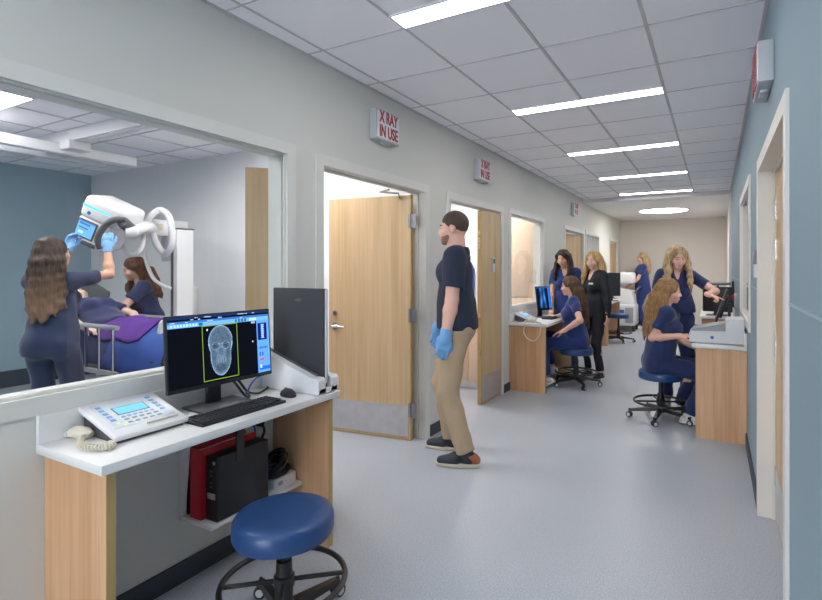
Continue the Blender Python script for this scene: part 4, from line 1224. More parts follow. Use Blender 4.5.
b = MB(); b.box(-0.18, 0.19, -0.17, 0.17, 0.0, 0.205, bev=0.05, seg=4); th = b.build('tube_housing', M['wplast'], mu, mtx=HT)
b = MB(); b.box(-0.165, 0.08, -0.172, -0.168, 0.105, 0.120, bev=0.001); b.box(-0.182, -0.178, -0.12, 0.05, 0.105, 0.122); b.build('status_stripe', M['stripe'], th, mtx=HT)
b = MB(); b.cyl((-0.09, -0.173, 0.06), (-0.09, -0.168, 0.06), 0.016, 20); b.build('round_mark', M['bluedot'], th, mtx=HT)
b = MB(); b.box(-0.175, 0.12, -0.155, 0.13, -0.235, 0.01, bev=0.03, seg=3); cb = b.build('collimator', M['wplast'], mu, mtx=HT)
b = MB(); b.box(-0.160, 0.010, -0.163, -0.150, -0.170, -0.008, bev=0.006); b.build('screen_bezel', M['dgrey'], cb, mtx=HT)
timg = np.zeros((24, 28, 3)) + np.array([0.42, 0.68, 0.90]); timg[3:6, 2:20] = (0.25, 0.45, 0.7); timg[10:12, 3:18] = (0.2, 0.4, .65); timg[16:20, 4:12] = (.75, .88, .98); timg[0:2] = (.3, .5, .75)
screen_mesh('touch_screen', timg, 0.145, 0.135, SCR, cb, HT @ TR(-0.075, -0.1645, -0.088))
b = MB(); b.box(-0.160, 0.05, -0.168, -0.150, -0.222, -0.185, bev=0.006); b.build('control_strip', M['dgrey'], cb, mtx=HT)
b = MB(); b.tube([HT @ Vector(p) for p in spline([(0.20, -0.15, 0.13), (0.13, -0.185, 0.10), (0.085, -0.20, 0.02), (0.075, -0.21, -0.10), (0.12, -0.20, -0.18)], 8)], 0.026, 14); b.build('handle', M['dgrey'], cb)
b = MB(); b.tube([HT @ Vector(p) for p in ((0.12, -0.12, 0.12), (0.20, -0.14, 0.09), (0.23, -0.06, 0.05))], [0.045, 0.05, 0.045], 16); b.build('pivot_collar', M['dgrey'], th)
p0 = HT @ Vector((0.24, -0.10, 0.03))
b = MB(); b.cyl(p0 + Vector((-0.01, -0.03, 0)), p0 + Vector((0.03, 0.05, 0)), 0.055, 24); b.build('pivot_joint', M['wplast'], mu)
b = MB(); b.tube([p0, (ae.x - 0.02, ae.y + 0.02, 1.83), (-0.05, ae.y + 0.2, 1.85)], 0.048, 16); b.build('fork_arm', M['wplast'], mu)
b = MB()
b.tube(spline([inv((-4.949, 2.720, 1.808)), inv((-4.966, 2.720, 1.714)), inv((-4.900, 2.720, 1.618)), inv((-4.823, 2.740, 1.571)), inv((-4.765, 2.780, 1.618)), inv((-4.785, 2.820, 1.733)), inv((-4.902, 2.860, 1.835))], 8), 0.022, 12)
b.tube(spline([inv((-4.840, 2.900, 1.894)), inv((-4.825, 2.930, 1.799)), inv((-4.810, 2.970, 1.674)), inv((-4.730, 3.000, 1.586)), inv((-4.636, 3.000, 1.662)), inv((-4.621, 3.000, 1.815)), inv((-4.652, 2.980, 1.960)), inv((-4.730, 2.950, 2.009)), inv((-4.776, 2.900, 1.958)), inv((-4.87, 2.88, 1.86))], 8), 0.030, 12)
b.tube(spline([inv((-5.006, 2.950, 1.806)), inv((-5.023, 2.980, 1.569)), inv((-4.940, 3.000, 1.370)), inv((-4.858, 3.030, 1.291)), inv((-4.791, 3.100, 1.240))], 8), 0.018, 12)
b.build('hose', M['wplast'], mu)
r = root('wall_dispenser', 'white dispenser on the far wall of the x-ray room beside the column', 'dispenser', (-5.40, 3.77, 1.06))
bx('case', M['wplast'], r, -0.09, 0.09, -0.10, 0.0, -0.17, 0.17, bev=0.02, seg=3)
bx('window_slot', M['dgrey'], r, -0.03, 0.03, -0.104, -0.098, 0.02, 0.11)
bx('nozzle', M['lgrey'], r, -0.05, 0.05, -0.12, -0.08, -0.165, -0.11, bev=0.006)

# mobile machine at the end of the corridor
mm = root('portable_xray_machine', 'grey and white portable machine in front of the far woman', 'x-ray machine', (-1.86, 12.42, 0))
b = MB(); b.box(-0.24, 0.24, -0.33, 0.33, 0.12, 0.62, bev=0.05, seg=3); b.build('cabinet', M['lgrey'], mm)
b = MB(); b.prism([(-0.24, 0.58), (0.22, 0.58), (0.16, 0.92), (-0.20, 1.02)], 'y', -0.28, 0.28); b.build('console_slope', M['wplast'], mm)
bx('blue_badge', M['bluedot'], mm, -0.10, 0.0, -0.345, -0.33, 0.42, 0.50)
bx('front_panel', M['mgrey'], mm, 0.02, 0.20, -0.338, -0.325, 0.2, 0.55, bev=0.006)
for sx in (-1, 1):
    for sy in (-1, 1):
        b = MB(); b.cyl((sx * 0.2 - 0.025, sy * 0.24, 0.09), (sx * 0.2 + 0.025, sy * 0.24, 0.09), 0.09, 20); b.build('wheel', M['black2'], mm)
b = MB(); b.cyl((-0.10, 0.12, 0.6), (-0.10, 0.12, 1.38), 0.05, 20); b.build('column', M['wplast'], mm)
b = MB(); b.box(-0.26, 0.20, -0.16, 0.16, 1.10, 1.36, bev=0.06, seg=4); b.build('tube_head', M['wplast'], mm)
b = MB(); b.tube(spline([(0.22, -0.26, 0.88), (0.30, -0.20, 1.0), (0.30, 0.20, 1.0), (0.22, 0.26, 0.88)], 8), 0.018, 10); b.build('drive_handle', M['dgrey'], mm)
b = MB(); b.tube(spline([(-0.2, -0.17, 1.25), (-0.3, -0.25, 1.1), (-0.25, -0.3, 0.8), (-0.1, -0.3, 0.7)], 8), 0.022, 10); b.build('hose', M['mgrey'], mm)

#PEOPLE
# ================================================================== PEOPLE
def _bc(lo, hi, o, h, shape):
    i0 = np.maximum(np.floor((lo - o) / h).astype(int), 0); i1 = np.minimum(np.ceil((hi - o) / h).astype(int) + 1, shape)
    return i0, i1

class SDF:
    """smooth union of tapered limbs and ellipsoids turned into one continuous surface"""
    def __init__(s, h=0.007): s.h = h; s.ops = []
    def cone(s, a, b, ra, rb, k=0.02, wx=None, xd=None, clips=(), sub=False):
        s.ops.append(('c', np.array(a, float), np.array(b, float), ra, rb, k, wx, None if xd is None else np.array(xd, float), clips, sub))
    def ell(s, c, r, k=0.02, R=None, clips=(), sub=False):
        s.ops.append(('e', np.array(c, float), np.array(r, float), None if R is None else np.array(R, float), None, k, None, None, clips, sub))
    def mesh(s, noise=0.0, nscale=9.0, seed=0, stretch=(1, 1, 0.5), global_clips=()):
        h = s.h; boxes = []
        for op in s.ops:
            if op[0] == 'c':
                w = max(op[3], op[4]) * (op[6] or 1.0)
                lo, hi = np.minimum(op[1], op[2]) - w, np.maximum(op[1], op[2]) + w
            else:
                rr = np.max(op[2]) if op[3] is not None else op[2]
                lo, hi = op[1] - rr, op[1] + rr
            boxes.append((lo, hi))
        add = [b for b, o in zip(boxes, s.ops) if not o[9]]
        LO = np.min([b[0] for b in add], 0) - 4 * h - noise; HI = np.max([b[1] for b in add], 0) + 4 * h + noise
        shape = np.ceil((HI - LO) / h).astype(int) + 1
        D = np.full(shape, 0.5, np.float32)
        ax = [LO[i] + h * np.arange(shape[i]) for i in range(3)]
        for op, (lo, hi) in zip(s.ops, boxes):
            k = op[5]; mg = k + 3 * h
            i0, i1 = _bc(lo - mg, hi + mg, LO, h, shape)
            if np.any(i1 <= i0): continue
            X = ax[0][i0[0]:i1[0], None, None]; Y = ax[1][None, i0[1]:i1[1], None]; Z = ax[2][None, None, i0[2]:i1[2]]
            sl = D[i0[0]:i1[0], i0[1]:i1[1], i0[2]:i1[2]]
            if op[0] == 'c':
                a, b, ra, rb, wx, xd = op[1], op[2], op[3], op[4], op[6], op[7]
                qx, qy, qz = X - a[0], Y - a[1], Z - a[2]
                ba = b - a
                if wx:
                    f = 1 - 1 / wx
                    dx = (qx * xd[0] + qy * xd[1] + qz * xd[2]) * f
                    qx, qy, qz = qx - dx * xd[0], qy - dx * xd[1], qz - dx * xd[2]
                    ba = ba - xd * (ba @ xd) * f
                t = np.clip((qx * ba[0] + qy * ba[1] + qz * ba[2]) / max(ba @ ba, 1e-9), 0, 1)
                d = np.sqrt((qx - t * ba[0]) ** 2 + (qy - t * ba[1]) ** 2 + (qz - t * ba[2]) ** 2) - (ra + (rb - ra) * t)
            else:
                c, r, R = op[1], op[2], op[3]
                qx, qy, qz = X - c[0], Y - c[1], Z - c[2]
                if R is not None:
                    qx, qy, qz = (qx * R[0, 0] + qy * R[1, 0] + qz * R[2, 0], qx * R[0, 1] + qy * R[1, 1] + qz * R[2, 1], qx * R[0, 2] + qy * R[1, 2] + qz * R[2, 2])
                k0 = np.sqrt((qx / r[0]) ** 2 + (qy / r[1]) ** 2 + (qz / r[2]) ** 2)
                k1 = np.sqrt((qx / r[0] ** 2) ** 2 + (qy / r[1] ** 2) ** 2 + (qz / r[2] ** 2) ** 2)
                d = k0 * (k0 - 1) / np.maximum(k1, 1e-6)
            for (n, c) in op[8]:
                d = np.maximum(d, (X - c[0]) * n[0] + (Y - c[1]) * n[1] + (Z - c[2]) * n[2])
            d = d.astype(np.float32)
            if op[9]:
                nd = -d; hh = np.maximum(k - np.abs(sl - nd), 0) / k
                sl[...] = np.maximum(sl, nd) + hh * hh * k * 0.25
            else:
                hh = np.maximum(k - np.abs(sl - d), 0) / k
                sl[...] = np.minimum(sl, d) - hh * hh * k * 0.25
        X = ax[0][:, None, None]; Y = ax[1][None, :, None]; Z = ax[2][None, None, :]
        if noise:
            rs = np.random.RandomState(seed)
            N = 0
            for q in range(5):
                v = rs.normal(size=3); v /= np.linalg.norm(v); v = v * nscale * (0.7 + 0.5 * q) * np.array(stretch)
                w = rs.normal(size=3) * nscale * 0.5
                N = N + np.sin(X * v[0] * 3 + Y * v[1] * 3 + Z * v[2] * 3 + rs.uniform(0, 6) + 1.5 * np.sin(X * w[0] + Y * w[1] + Z * w[2] + rs.uniform(0, 6))) / (1 + 0.4 * q)
            D += (noise * 0.5 * N).astype(np.float32)
        for (n, c) in global_clips:
            D = np.maximum(D, ((X - c[0]) * n[0] + (Y - c[1]) * n[1] + (Z - c[2]) * n[2]).astype(np.float32))
        return surface_nets(D, LO, h)

def surface_nets(D, o, h):
    nx, ny, nz = D.shape
    S = D < 0
    cnt = np.zeros((nx - 1, ny - 1, nz - 1), np.int8)
    for a in (0, 1):
        for b in (0, 1):
            for c in (0, 1):
                cnt += S[a:nx - 1 + a, b:ny - 1 + b, c:nz - 1 + c]
    act = np.argwhere((cnt > 0) & (cnt < 8))
    idx = np.full(cnt.shape, -1, np.int64); idx[tuple(act.T)] = np.arange(len(act))
    corner = np.array([[i, j, k] for i in (0, 1) for j in (0, 1) for k in (0, 1)])
    vals = np.stack([D[tuple((act + c).T)] for c in corner], 1)
    acc = np.zeros((len(act), 3)); num = np.zeros(len(act))
    for p in range(8):
        for q in range(p + 1, 8):
            if np.abs(corner[p] - corner[q]).sum() != 1: continue
            a, b = vals[:, p], vals[:, q]
            m = (a < 0) != (b < 0)
            t = np.where(m, a / np.where(m, a - b, 1), 0)
            acc += np.where(m[:, None], corner[p] + t[:, None] * (corner[q] - corner[p]), 0); num += m
    V = (act + acc / num[:, None]) * h + o
    F = []
    for axis in range(3):
        sl0 = [slice(None)] * 3; sl1 = [slice(None)] * 3
        sl0[axis] = slice(0, -1); sl1[axis] = slice(1, None)
        a, b = S[tuple(sl0)], S[tuple(sl1)]
        e = np.argwhere(a != b)
        u, w = (axis + 1) % 3, (axis + 2) % 3
        ok = (e[:, u] > 0) & (e[:, w] > 0) & (e[:, u] < D.shape[u] - 1) & (e[:, w] < D.shape[w] - 1)
        e = e[ok]
        du = np.zeros(3, int); du[u] = 1; dw = np.zeros(3, int); dw[w] = 1
        q = [idx[tuple((e - x).T)] for x in (du + dw, dw, 0 * du, du)]
        Q = np.stack(q, 1)
        inside = a[tuple(e.T)]
        Q[~inside] = Q[~inside][:, ::-1]
        F.append(Q)
    return V, np.concatenate(F)

def npmesh(name, V, F, m, parent, extra=None):
    """extra: list of (verts, faces, material index) joined into the same mesh"""
    mi = [np.zeros(len(F), np.int32)]
    fl = F.tolist()
    if extra:
        for (v, f, k) in extra:
            off = len(V); V = np.concatenate([V, v]); fl += [[i + off for i in q] for q in f]; mi.append(np.full(len(f), k, np.int32))
    me = bpy.data.meshes.new(name)
    me.from_pydata(V.tolist(), [], fl)
    me.polygons.foreach_set('use_smooth', np.ones(len(fl), bool))
    me.polygons.foreach_set('material_index', np.concatenate(mi))
    me.update()
    return link_mesh(name, me, m, parent)

def sphere_geo(c, r, R, n=10):
    v, f = [], []
    for i in range(n + 1):
        th = PI * i / n
        for j in range(n * 2):
            ph = PI * j / n
            v.append(np.array(c) + R @ (np.array([math.sin(th) * math.cos(ph), math.sin(th) * math.sin(ph), math.cos(th)]) * r))
    for i in range(n):
        for j in range(n * 2):
            a = i * 2 * n + j; b = i * 2 * n + (j + 1) % (2 * n)
            f.append([a, a + 2 * n, b + 2 * n, b])
    return np.array(v), f

def rotm(yaw=0, pitch=0, roll=0):
    """yaw about Z (left positive), pitch about X (down positive), roll about Y"""
    y, p, r = map(math.radians, (yaw, -pitch, roll))
    Rz = np.array([[math.cos(y), -math.sin(y), 0], [math.sin(y), math.cos(y), 0], [0, 0, 1]])
    Rx = np.array([[1, 0, 0], [0, math.cos(p), -math.sin(p)], [0, math.sin(p), math.cos(p)]])
    Ry = np.array([[math.cos(r), 0, math.sin(r)], [0, 1, 0], [-math.sin(r), 0, math.cos(r)]])
    return Rz @ Rx @ Ry

def unit(v): v = np.asarray(v, float); return v / max(np.linalg.norm(v), 1e-9)

def ik(a, c, l1, l2, pole):
    a, c = np.array(a, float), np.array(c, float)
    d = c - a; L = np.linalg.norm(d)
    Lc = min(max(L, abs(l1 - l2) + 0.01), (l1 + l2) * 0.998)
    u = d / max(L, 1e-9); c = a + u * Lc
    x = (l1 * l1 - l2 * l2 + Lc * Lc) / (2 * Lc); y = math.sqrt(max(l1 * l1 - x * x, 0))
    p = np.array(pole, float); p = p - u * (p @ u); p = unit(p)
    return a + u * x + p * y, c

def person(label, loc, face, H=1.68, female=True, pelvis=None, lean=0, twist=0, side=0, head=(0, 0, 0), arms=None, legs=None,
           hair=None, hairm='hbrown', skin='skin', top='scrub', topm='scrub', botm='scrub', gloves=False, shoes='wshoe', smile=False,
           h=0.0065, brow='browd', build=1.0, group=None, rot=None, beard=False, extras=None, name='person', seed=1, bare_ankle=False, belly=0.0, hem=None):
    """loc: ground point; face: direction looked at by the chest (x,y); arms/legs use WORLD coordinates
       arms: {'R': dict(wrist, pole, dir, palm, curl), 'L': ...}; legs: {'R': dict(ankle, toe, pole), ...}"""
    S = H / 1.70
    yaw = math.atan2(-face[0], face[1]) if rot is None else 0.0
    rt = root(name, label, 'person', loc, yaw, group, rot=rot)
    if rot is None:
        cy, sy_ = math.cos(-yaw), math.sin(-yaw)
        def wl(p): q = np.array(p, float) - np.array(loc, float); return np.array([cy * q[0] - sy_ * q[1], sy_ * q[0] + cy * q[1], q[2]])
        def wd(p): q = np.array(p, float); return np.array([cy * q[0] - sy_ * q[1], sy_ * q[0] + cy * q[1], q[2]])
    else:
        wl = lambda p: np.array(p, float); wd = wl
    P = np.array([0, 0, 0.90 * S]) if pelvis is None else wl(pelvis)
    RP = rotm(twist * 0.3, 0, 0)
    RT = rotm(twist, lean, side)
    def Tt(x, y, z): return P + RT @ (np.array([x, y, z]) * S)
    def Tp(x, y, z): return P + RP @ (np.array([x, y, z]) * S)
    wf = (0.93 if female else 1.10) * build
    xs = RT[:, 0]; up = RT[:, 2]; fw = RT[:, 1]
    SH = 0.152 * (1.0 if female else 1.17) * (0.5 + 0.5 * build)
    sh = {'R': Tt(SH, -0.012, 0.492), 'L': Tt(-SH, -0.012, 0.492)}
    hip = {'R': Tp(0.088, 0, 0.0), 'L': Tp(-0.088, 0, 0.0)}
    l1, l2 = 0.285 * S, 0.248 * S
    t1, t2 = 0.425 * S, 0.415 * S
    arms = arms or {}; legs = legs or {}
    A, G = {}, {}
    for s_, sg in (('R', 1), ('L', -1)):
        a = arms.get(s_, {})
        w = wl(a['wrist']) if 'wrist' in a else sh[s_] + RT @ (np.array([sg * 0.09, 0.03, -0.52]) * S)
        pole = wd(a['pole']) if 'pole' in a else RT @ np.array([sg * 0.3, -1, 0])
        el, w = ik(sh[s_], w, l1, l2, pole)
        hd = unit(wd(a['dir'])) if 'dir' in a else unit(w - el)
        pn = wd(a['palm']) if 'palm' in a else RT @ np.array([-sg, 0.0, 0])
        pn = unit(pn - hd * (pn @ hd))
        A[s_] = dict(sh=sh[s_], el=el, wr=w, dir=hd, palm=pn, curl=a.get('curl', 20), point=a.get('point', False), thumb=a.get('thumb', 1))
        g_ = legs.get(s_, {})
        an = wl(g_['ankle']) if 'ankle' in g_ else np.array([sg * 0.10 * S, -0.02, 0.085 * S])
        toe = unit(wd(g_['toe'])) if 'toe' in g_ else unit(np.array([sg * 0.15, 1, 0]))
        pole = wd(g_['pole']) if 'pole' in g_ else toe
        kn, an = ik(hip[s_], an, t1, t2, pole)
        G[s_] = dict(hip=hip[s_], kn=kn, an=an, toe=toe)
    # ---------------------------------------------------------------- head frame
    nb = Tt(0, -0.012, 0.535); 
    RH = RT @ rotm(*head) if rot is None and not isinstance(head, np.ndarray) else RT @ rotm(*head)
    RHabs = rotm(head[0] + twist, head[1] + lean * 0.25, head[2])
    RH = RHabs
    hb = nb + 0.55 * (RT @ np.array([0, 0.004, 0.075])) * S + 0.45 * (RH @ np.array([0, 0.004, 0.075])) * S
    HC = hb + RH @ (np.array([0, 0.018, 0.088]) * S)
    def Th(x, y, z): return HC + RH @ (np.array([x, y, z]) * S)
    Sn = S
    def torso(f, g, b, off=0.0, loose=0.0, k=0.03, lowz=None):
        o = off
        f.ell(Tp(0, -0.008, 0.03), np.array([0.162 * wf + o, 0.112 * build + o + belly * .5, 0.115 + o]) * Sn, k, RP)
        for sg in (1, -1):
            f.ell(Tp(sg * 0.072, -0.055 if female else -0.038, -0.005), np.array([0.088, 0.082 if female else 0.074, 0.092]) * Sn * (0.5 + 0.5 * build) + o * Sn, k, RP)
        f.cone(Tt(0, 0.0, 0.06), Tt(0, 0.004, 0.24), (0.098 * build + o + loose + belly) * Sn, (0.092 * build + o + loose + belly * .8) * Sn, k, 1.34 * (1.0 if female else 1.12), xs)
        f.ell(Tt(0, 0.0, 0.36), np.array([0.142 * (1 if female else 1.13) * build + o, 0.104 * build + o, 0.18 + o]) * Sn, k, RT)
        f.cone(Tt(-SH * 0.86, -0.012, 0.478), Tt(SH * 0.86, -0.012, 0.478), (0.056 + o) * Sn, (0.056 + o) * Sn, k)
        if female:
            for sg in (1, -1): f.ell(Tt(sg * 0.066, 0.082, 0.345), np.array([0.066, 0.058, 0.066]) * Sn * (0.4 + 0.6 * build) + o * Sn, k, RT)
        else:
            for sg in (1, -1): f.ell(Tt(sg * 0.075, 0.06, 0.39), np.array([0.085, 0.055, 0.07]) * Sn + o * Sn, k, RT)
        for sg in (1, -1): f.cone(Tt(0, -0.02, 0.54), Tt(sg * SH * 0.8, -0.015, 0.505), (0.036 + o) * Sn, (0.034 + o) * Sn, k)
    af = 1.0 if female else 1.22
    def hand(f, a, off=0.0, k=0.006, s_='R'):
        sg = 1 if s_ == 'R' else -1
        w, d, pn = a['wr'], a['dir'], a['palm']
        lat = np.cross(d, pn)                          # across the palm
        # thumb side: for a right hand with palm towards pn and fingers d, the thumb is on d x pn
        ts = lat if sg < 0 else -lat
        hs = (0.92 if female else 1.05) * S
        f.cone(w + d * 0.012 * hs, w + d * 0.075 * hs, 0.0135 * hs + off, 0.0125 * hs + off, k + 0.006, 2.7, lat)
        o4 = [0.030, 0.0105, -0.0095, -0.028]; L4 = [0.072, 0.080, 0.075, 0.058]
        for q in range(4):
            base = w + d * (0.086 - 0.004 * abs(q - 1)) * hs + ts * o4[q] * hs
            c = math.radians(a['curl'] * (1 + 0.06 * q))
            if a['point'] and q == 0: c = math.radians(4)
            if a['point'] and q > 0: c = math.radians(max(a['curl'], 62))
            p = base - d * 0.02 * hs; ang = 0.0; rr = (0.0092 - 0.0006 * (q == 3)) * hs + off
            spread = ts * o4[q] * 1.2
            f.cone(p, base, rr, rr, k)
            p = base
            for sgm, frac in enumerate((0.45, 0.31, 0.24)):
                ang += c * (0.7 if sgm == 0 else 1.0)
                v = unit(d * math.cos(ang) + pn * math.sin(ang) + spread)
                p2 = p + v * L4[q] * frac * hs
                f.cone(p, p2, rr, rr * 0.92, 0.004); p = p2; rr *= 0.93
        tb = w + d * 0.022 * hs + ts * 0.024 * hs + pn * 0.004
        v1 = unit(d * 0.75 + ts * 0.65 * a['thumb'] + pn * 0.35); v2 = unit(d * 0.95 + ts * 0.15 * a['thumb'] + pn * 0.45)
        p1 = tb + v1 * 0.042 * hs; p2 = p1 + v2 * 0.03 * hs; p3 = p2 + v2 * 0.024 * hs
        f.cone(tb, p1, 0.0135 * hs + off, 0.0105 * hs + off, 0.008); f.cone(p1, p2, 0.0105 * hs + off, 0.0095 * hs + off, 0.004); f.cone(p2, p3, 0.0095 * hs + off, 0.008 * hs + off, 0.004)
    def arm(f, a, off=0.0, k=0.018):
        f.cone(a['sh'], a['el'], (0.046 * af * (.4 + .6 * build) + off) * S, (0.036 * af * (.4 + .6 * build) + off) * S, k)
        m = a['el'] * 0.72 + a['wr'] * 0.28
        f.cone(a['el'], m, (0.036 * af + off) * S, (0.038 * af + off) * S, k); f.cone(m, a['wr'], (0.038 * af + off) * S, (0.0245 * af + off) * S, k)
    # ---------------------------------------------------------------- body: one continuous surface
    f = SDF(h)
    torso(f, G, A)
    f.cone(nb - RT @ np.array([0, 0, 0.03]), hb + RH @ (np.array([0, 0.0, 0.03]) * S), (0.052 if female else 0.062) * S, (0.047 if female else 0.058) * S, 0.02)
    for s_ in 'RL':
        a = A[s_]; arm(f, a); f.cone(a['wr'] - a['dir'] * 0.015, a['wr'] + a['dir'] * 0.02, 0.024 * af * S, 0.021 * af * S, 0.015, 1.25, np.cross(a['dir'], a['palm']))
        hand(f, a, s_=s_)
        g_ = G[s_]
        f.cone(g_['hip'], g_['kn'], 0.083 * S * (.4 + .6 * build), 0.054 * S, 0.03)
        cal = g_['kn'] * 0.68 + g_['an'] * 0.32 - g_['toe'] * 0.012
        f.cone(g_['kn'], cal, 0.050 * S, 0.052 * S, 0.03); f.cone(cal, g_['an'], 0.052 * S, 0.034 * S, 0.03)
        f.cone(g_['an'] - g_['toe'] * 0.03 + np.array([0, 0, -0.035 * S]), g_['an'] + g_['toe'] * 0.12 * S + np.array([0, 0, -0.055 * S]), 0.03 * S, 0.024 * S, 0.02, 1.3, np.cross(g_['toe'], [0, 0, 1]))
    hw = 1.0 if female else 1.06
    f.ell(Th(0, -0.012, 0.022), np.array([0.074 * hw, 0.094, 0.096]) * S, 0.012, RH)
    f.ell(Th(0, 0.028, -0.045), np.array([0.056 * hw, 0.062, 0.066]) * S, 0.03, RH)
    f.ell(Th(0, 0.070, -0.092), np.array([0.024 * hw, 0.018, 0.018]) * S, 0.02, RH)
    for sg in (1, -1):
        f.ell(Th(sg * 0.038, 0.058, -0.032), np.array([0.026, 0.024, 0.024]) * S, 0.02, RH)
        f.ell(Th(sg * 0.031, 0.092, 0.0), np.array([0.015, 0.013, 0.010]) * S, 0.012, RH, sub=True)
        f.ell(Th(sg * 0.076 * hw, -0.008, -0.008), np.array([0.009, 0.019, 0.031]) * S, 0.008, RH @ rotm(0, 0, -12 * sg))
    f.cone(Th(0, 0.083, 0.012), Th(0, 0.1015, -0.030), 0.0075 * S, 0.0110 * S, 0.010)
    for sg in (1, -1): f.ell(Th(sg * 0.011, 0.093, -0.034), np.array([0.009, 0.010, 0.008]) * S, 0.008, RH)
    f.ell(Th(0, 0.086, -0.064), np.array([0.026, 0.012, 0.014]) * S, 0.012, RH)
    V, F = f.mesh()
    ex = []
    for sg in (1, -1):
        ex.append((*sphere_geo(Th(sg * 0.031, 0.0760, 0.0), np.array([0.0115, 0.0085, 0.0058]) * S, RH), 1))
        ex.append((*sphere_geo(Th(sg * 0.031, 0.0825, 0.0), np.array([0.0060, 0.0045, 0.0054]) * S, RH), 2))
        for q in range(4):
            ex.append((*sphere_geo(Th(sg * (0.016 + 0.011 * q), 0.089 - 0.0035 * q * q * .6, 0.020 + 0.004 * (q in (1, 2))), np.array([0.0075, 0.004, 0.003]) * S, RH, 5), 4))
    ex.append((*sphere_geo(Th(0, 0.0945, -0.0575), np.array([0.024, 0.0055, 0.0042]) * S, RH, 8), 3))
    ex.append((*sphere_geo(Th(0, 0.0935, -0.0705), np.array([0.021, 0.006, 0.0052]) * S, RH, 8), 3))
    if smile: ex.append((*sphere_geo(Th(0, 0.0945, -0.0637), np.array([0.018, 0.0035, 0.0036]) * S, RH, 8), 5))
    npmesh('body', V, F, [M[skin], M['eyew'], M['eyed'], M['lip'], M[brow], M['teeth']], rt, ex)
    # ---------------------------------------------------------------- trousers
    f = SDF(h)
    lo = 0.016
    f.ell(Tp(0, -0.008, 0.03), np.array([0.162 * wf + lo, 0.112 * build + lo + belly * .4, 0.12 + lo]) * S, 0.03, RP)
    for sg in (1, -1): f.ell(Tp(sg * 0.072, -0.055 if female else -0.038, -0.005), np.array([0.088, 0.082 if female else 0.074, 0.092]) * S * (0.5 + 0.5 * build) + lo * S, 0.03, RP)
    for s_ in 'RL':
        g_ = G[s_]
        cuff = g_['an'] + (g_['kn'] - g_['an']) * (0.02 if not bare_ankle else 0.10)
        n = unit(g_['an'] - g_['kn'])
        wd_ = 0.074 if top != 'jacket' else 0.052
        f.cone(g_['hip'], g_['kn'], 0.098 * S * (.4 + .6 * build), 0.072 * S if top != 'jacket' else 0.064 * S, 0.035)
        f.cone(g_['kn'], cuff + n * 0.03, 0.068 * S if top != 'jacket' else 0.060 * S, wd_ * S * 0.9, 0.03, clips=[(n, cuff)])
    if female: f.cone(Tp(0, -0.006, 0.05), Tt(0, -0.002, 0.15), (0.104 * build + lo + belly) * S, (0.098 * build + lo + belly) * S, 0.03, 1.36, RP[:, 0], clips=[(RT[:, 2], Tt(0, 0, 0.15))])
    V, F = f.mesh(noise=0.008 if female else 0.005, nscale=8, seed=seed, stretch=(1, 1, 1.3))
    npmesh('trousers', V, F, M[botm], rt)
    # ---------------------------------------------------------------- top
    f = SDF(h)
    lo = 0.017
    torso(f, G, A, off=lo, loose=0.016 if top != 'jacket' else 0.006)
    hem_n = -RP[:, 2]; hem_c = Tp(0, 0, hem if hem is not None else (-0.075 if top != 'polo' else -0.0))
    f.cone(Tt(0, -0.004, 0.16), Tp(0, -0.008, -0.10), (0.112 * build + lo + belly) * S, (0.128 * build + lo + belly) * S, 0.04, 1.30, RP[:, 0], clips=[(hem_n, hem_c)])
    for s_ in 'RL':
        a = A[s_]
        if top == 'jacket':
            arm(f, a, off=0.012)
        else:
            n = unit(a['el'] - a['sh']); c = a['sh'] + (a['el'] - a['sh']) * (0.62 if top == 'scrub' else 0.72)
            f.cone(a['sh'], a['el'], (0.058 * af * (.5 + .5 * build) + 0.006) * S, (0.060 * af * (.5 + .5 * build)) * S, 0.03, clips=[(n, c)])
    # neckline
    f.cone(nb + RT @ np.array([0, 0.0, 0.005]) * S, nb + RT @ np.array([0, 0.02, 0.12]) * S, 0.066 * S, 0.085 * S, 0.008, sub=True)
    dv = 0.10 if top in ('scrub', 'jacket') else 0.06
    f.cone(nb + RT @ (np.array([0, 0.09, -0.0]) * S), nb + RT @ (np.array([0, 0.125, -dv]) * S), 0.052 * S, 0.012 * S, 0.006, sub=True)
    hems = [(hem_n, hem_c)]
    if top == 'jacket':
        hems = []
        hems.append((hem_n, Tp(0, 0, -0.06)))
    # clip at the hem plane (bottom of the garment) after blending
    fz = SDF(h); fz.ops = f.ops
    V, F = fz.mesh(noise=0.009 if female else 0.004, nscale=8, seed=seed + 10, stretch=(1, 1, 0.8), global_clips=hems)
    npmesh({'scrub': 'scrub_top', 'polo': 'polo_shirt', 'jacket': 'jacket'}[top], V, F, M[topm], rt)
    if top == 'polo':
        f = SDF(0.005)
        f.cone(nb + RT @ (np.array([0, -0.012, -0.012]) * S), nb + RT @ (np.array([0, 0.006, 0.022]) * S), 0.078 * S, 0.070 * S, 0.01, clips=[(RT[:, 2], nb + RT @ (np.array([0, 0, 0.03]) * S)), (-RT[:, 2], nb - RT @ (np.array([0, 0, 0.03]) * S))])
        f.cone(nb + RT @ (np.array([0, 0.0, -0.06]) * S), nb + RT @ (np.array([0, 0.012, 0.08]) * S), 0.066 * S, 0.064 * S, 0.004, sub=True)
        f.cone(nb + RT @ (np.array([0, 0.09, -0.0]) * S), nb + RT @ (np.array([0, 0.10, 0.05]) * S), 0.03 * S, 0.05 * S, 0.006, sub=True)
        V, F = f.mesh(); npmesh('collar', V, F, M[topm], rt)
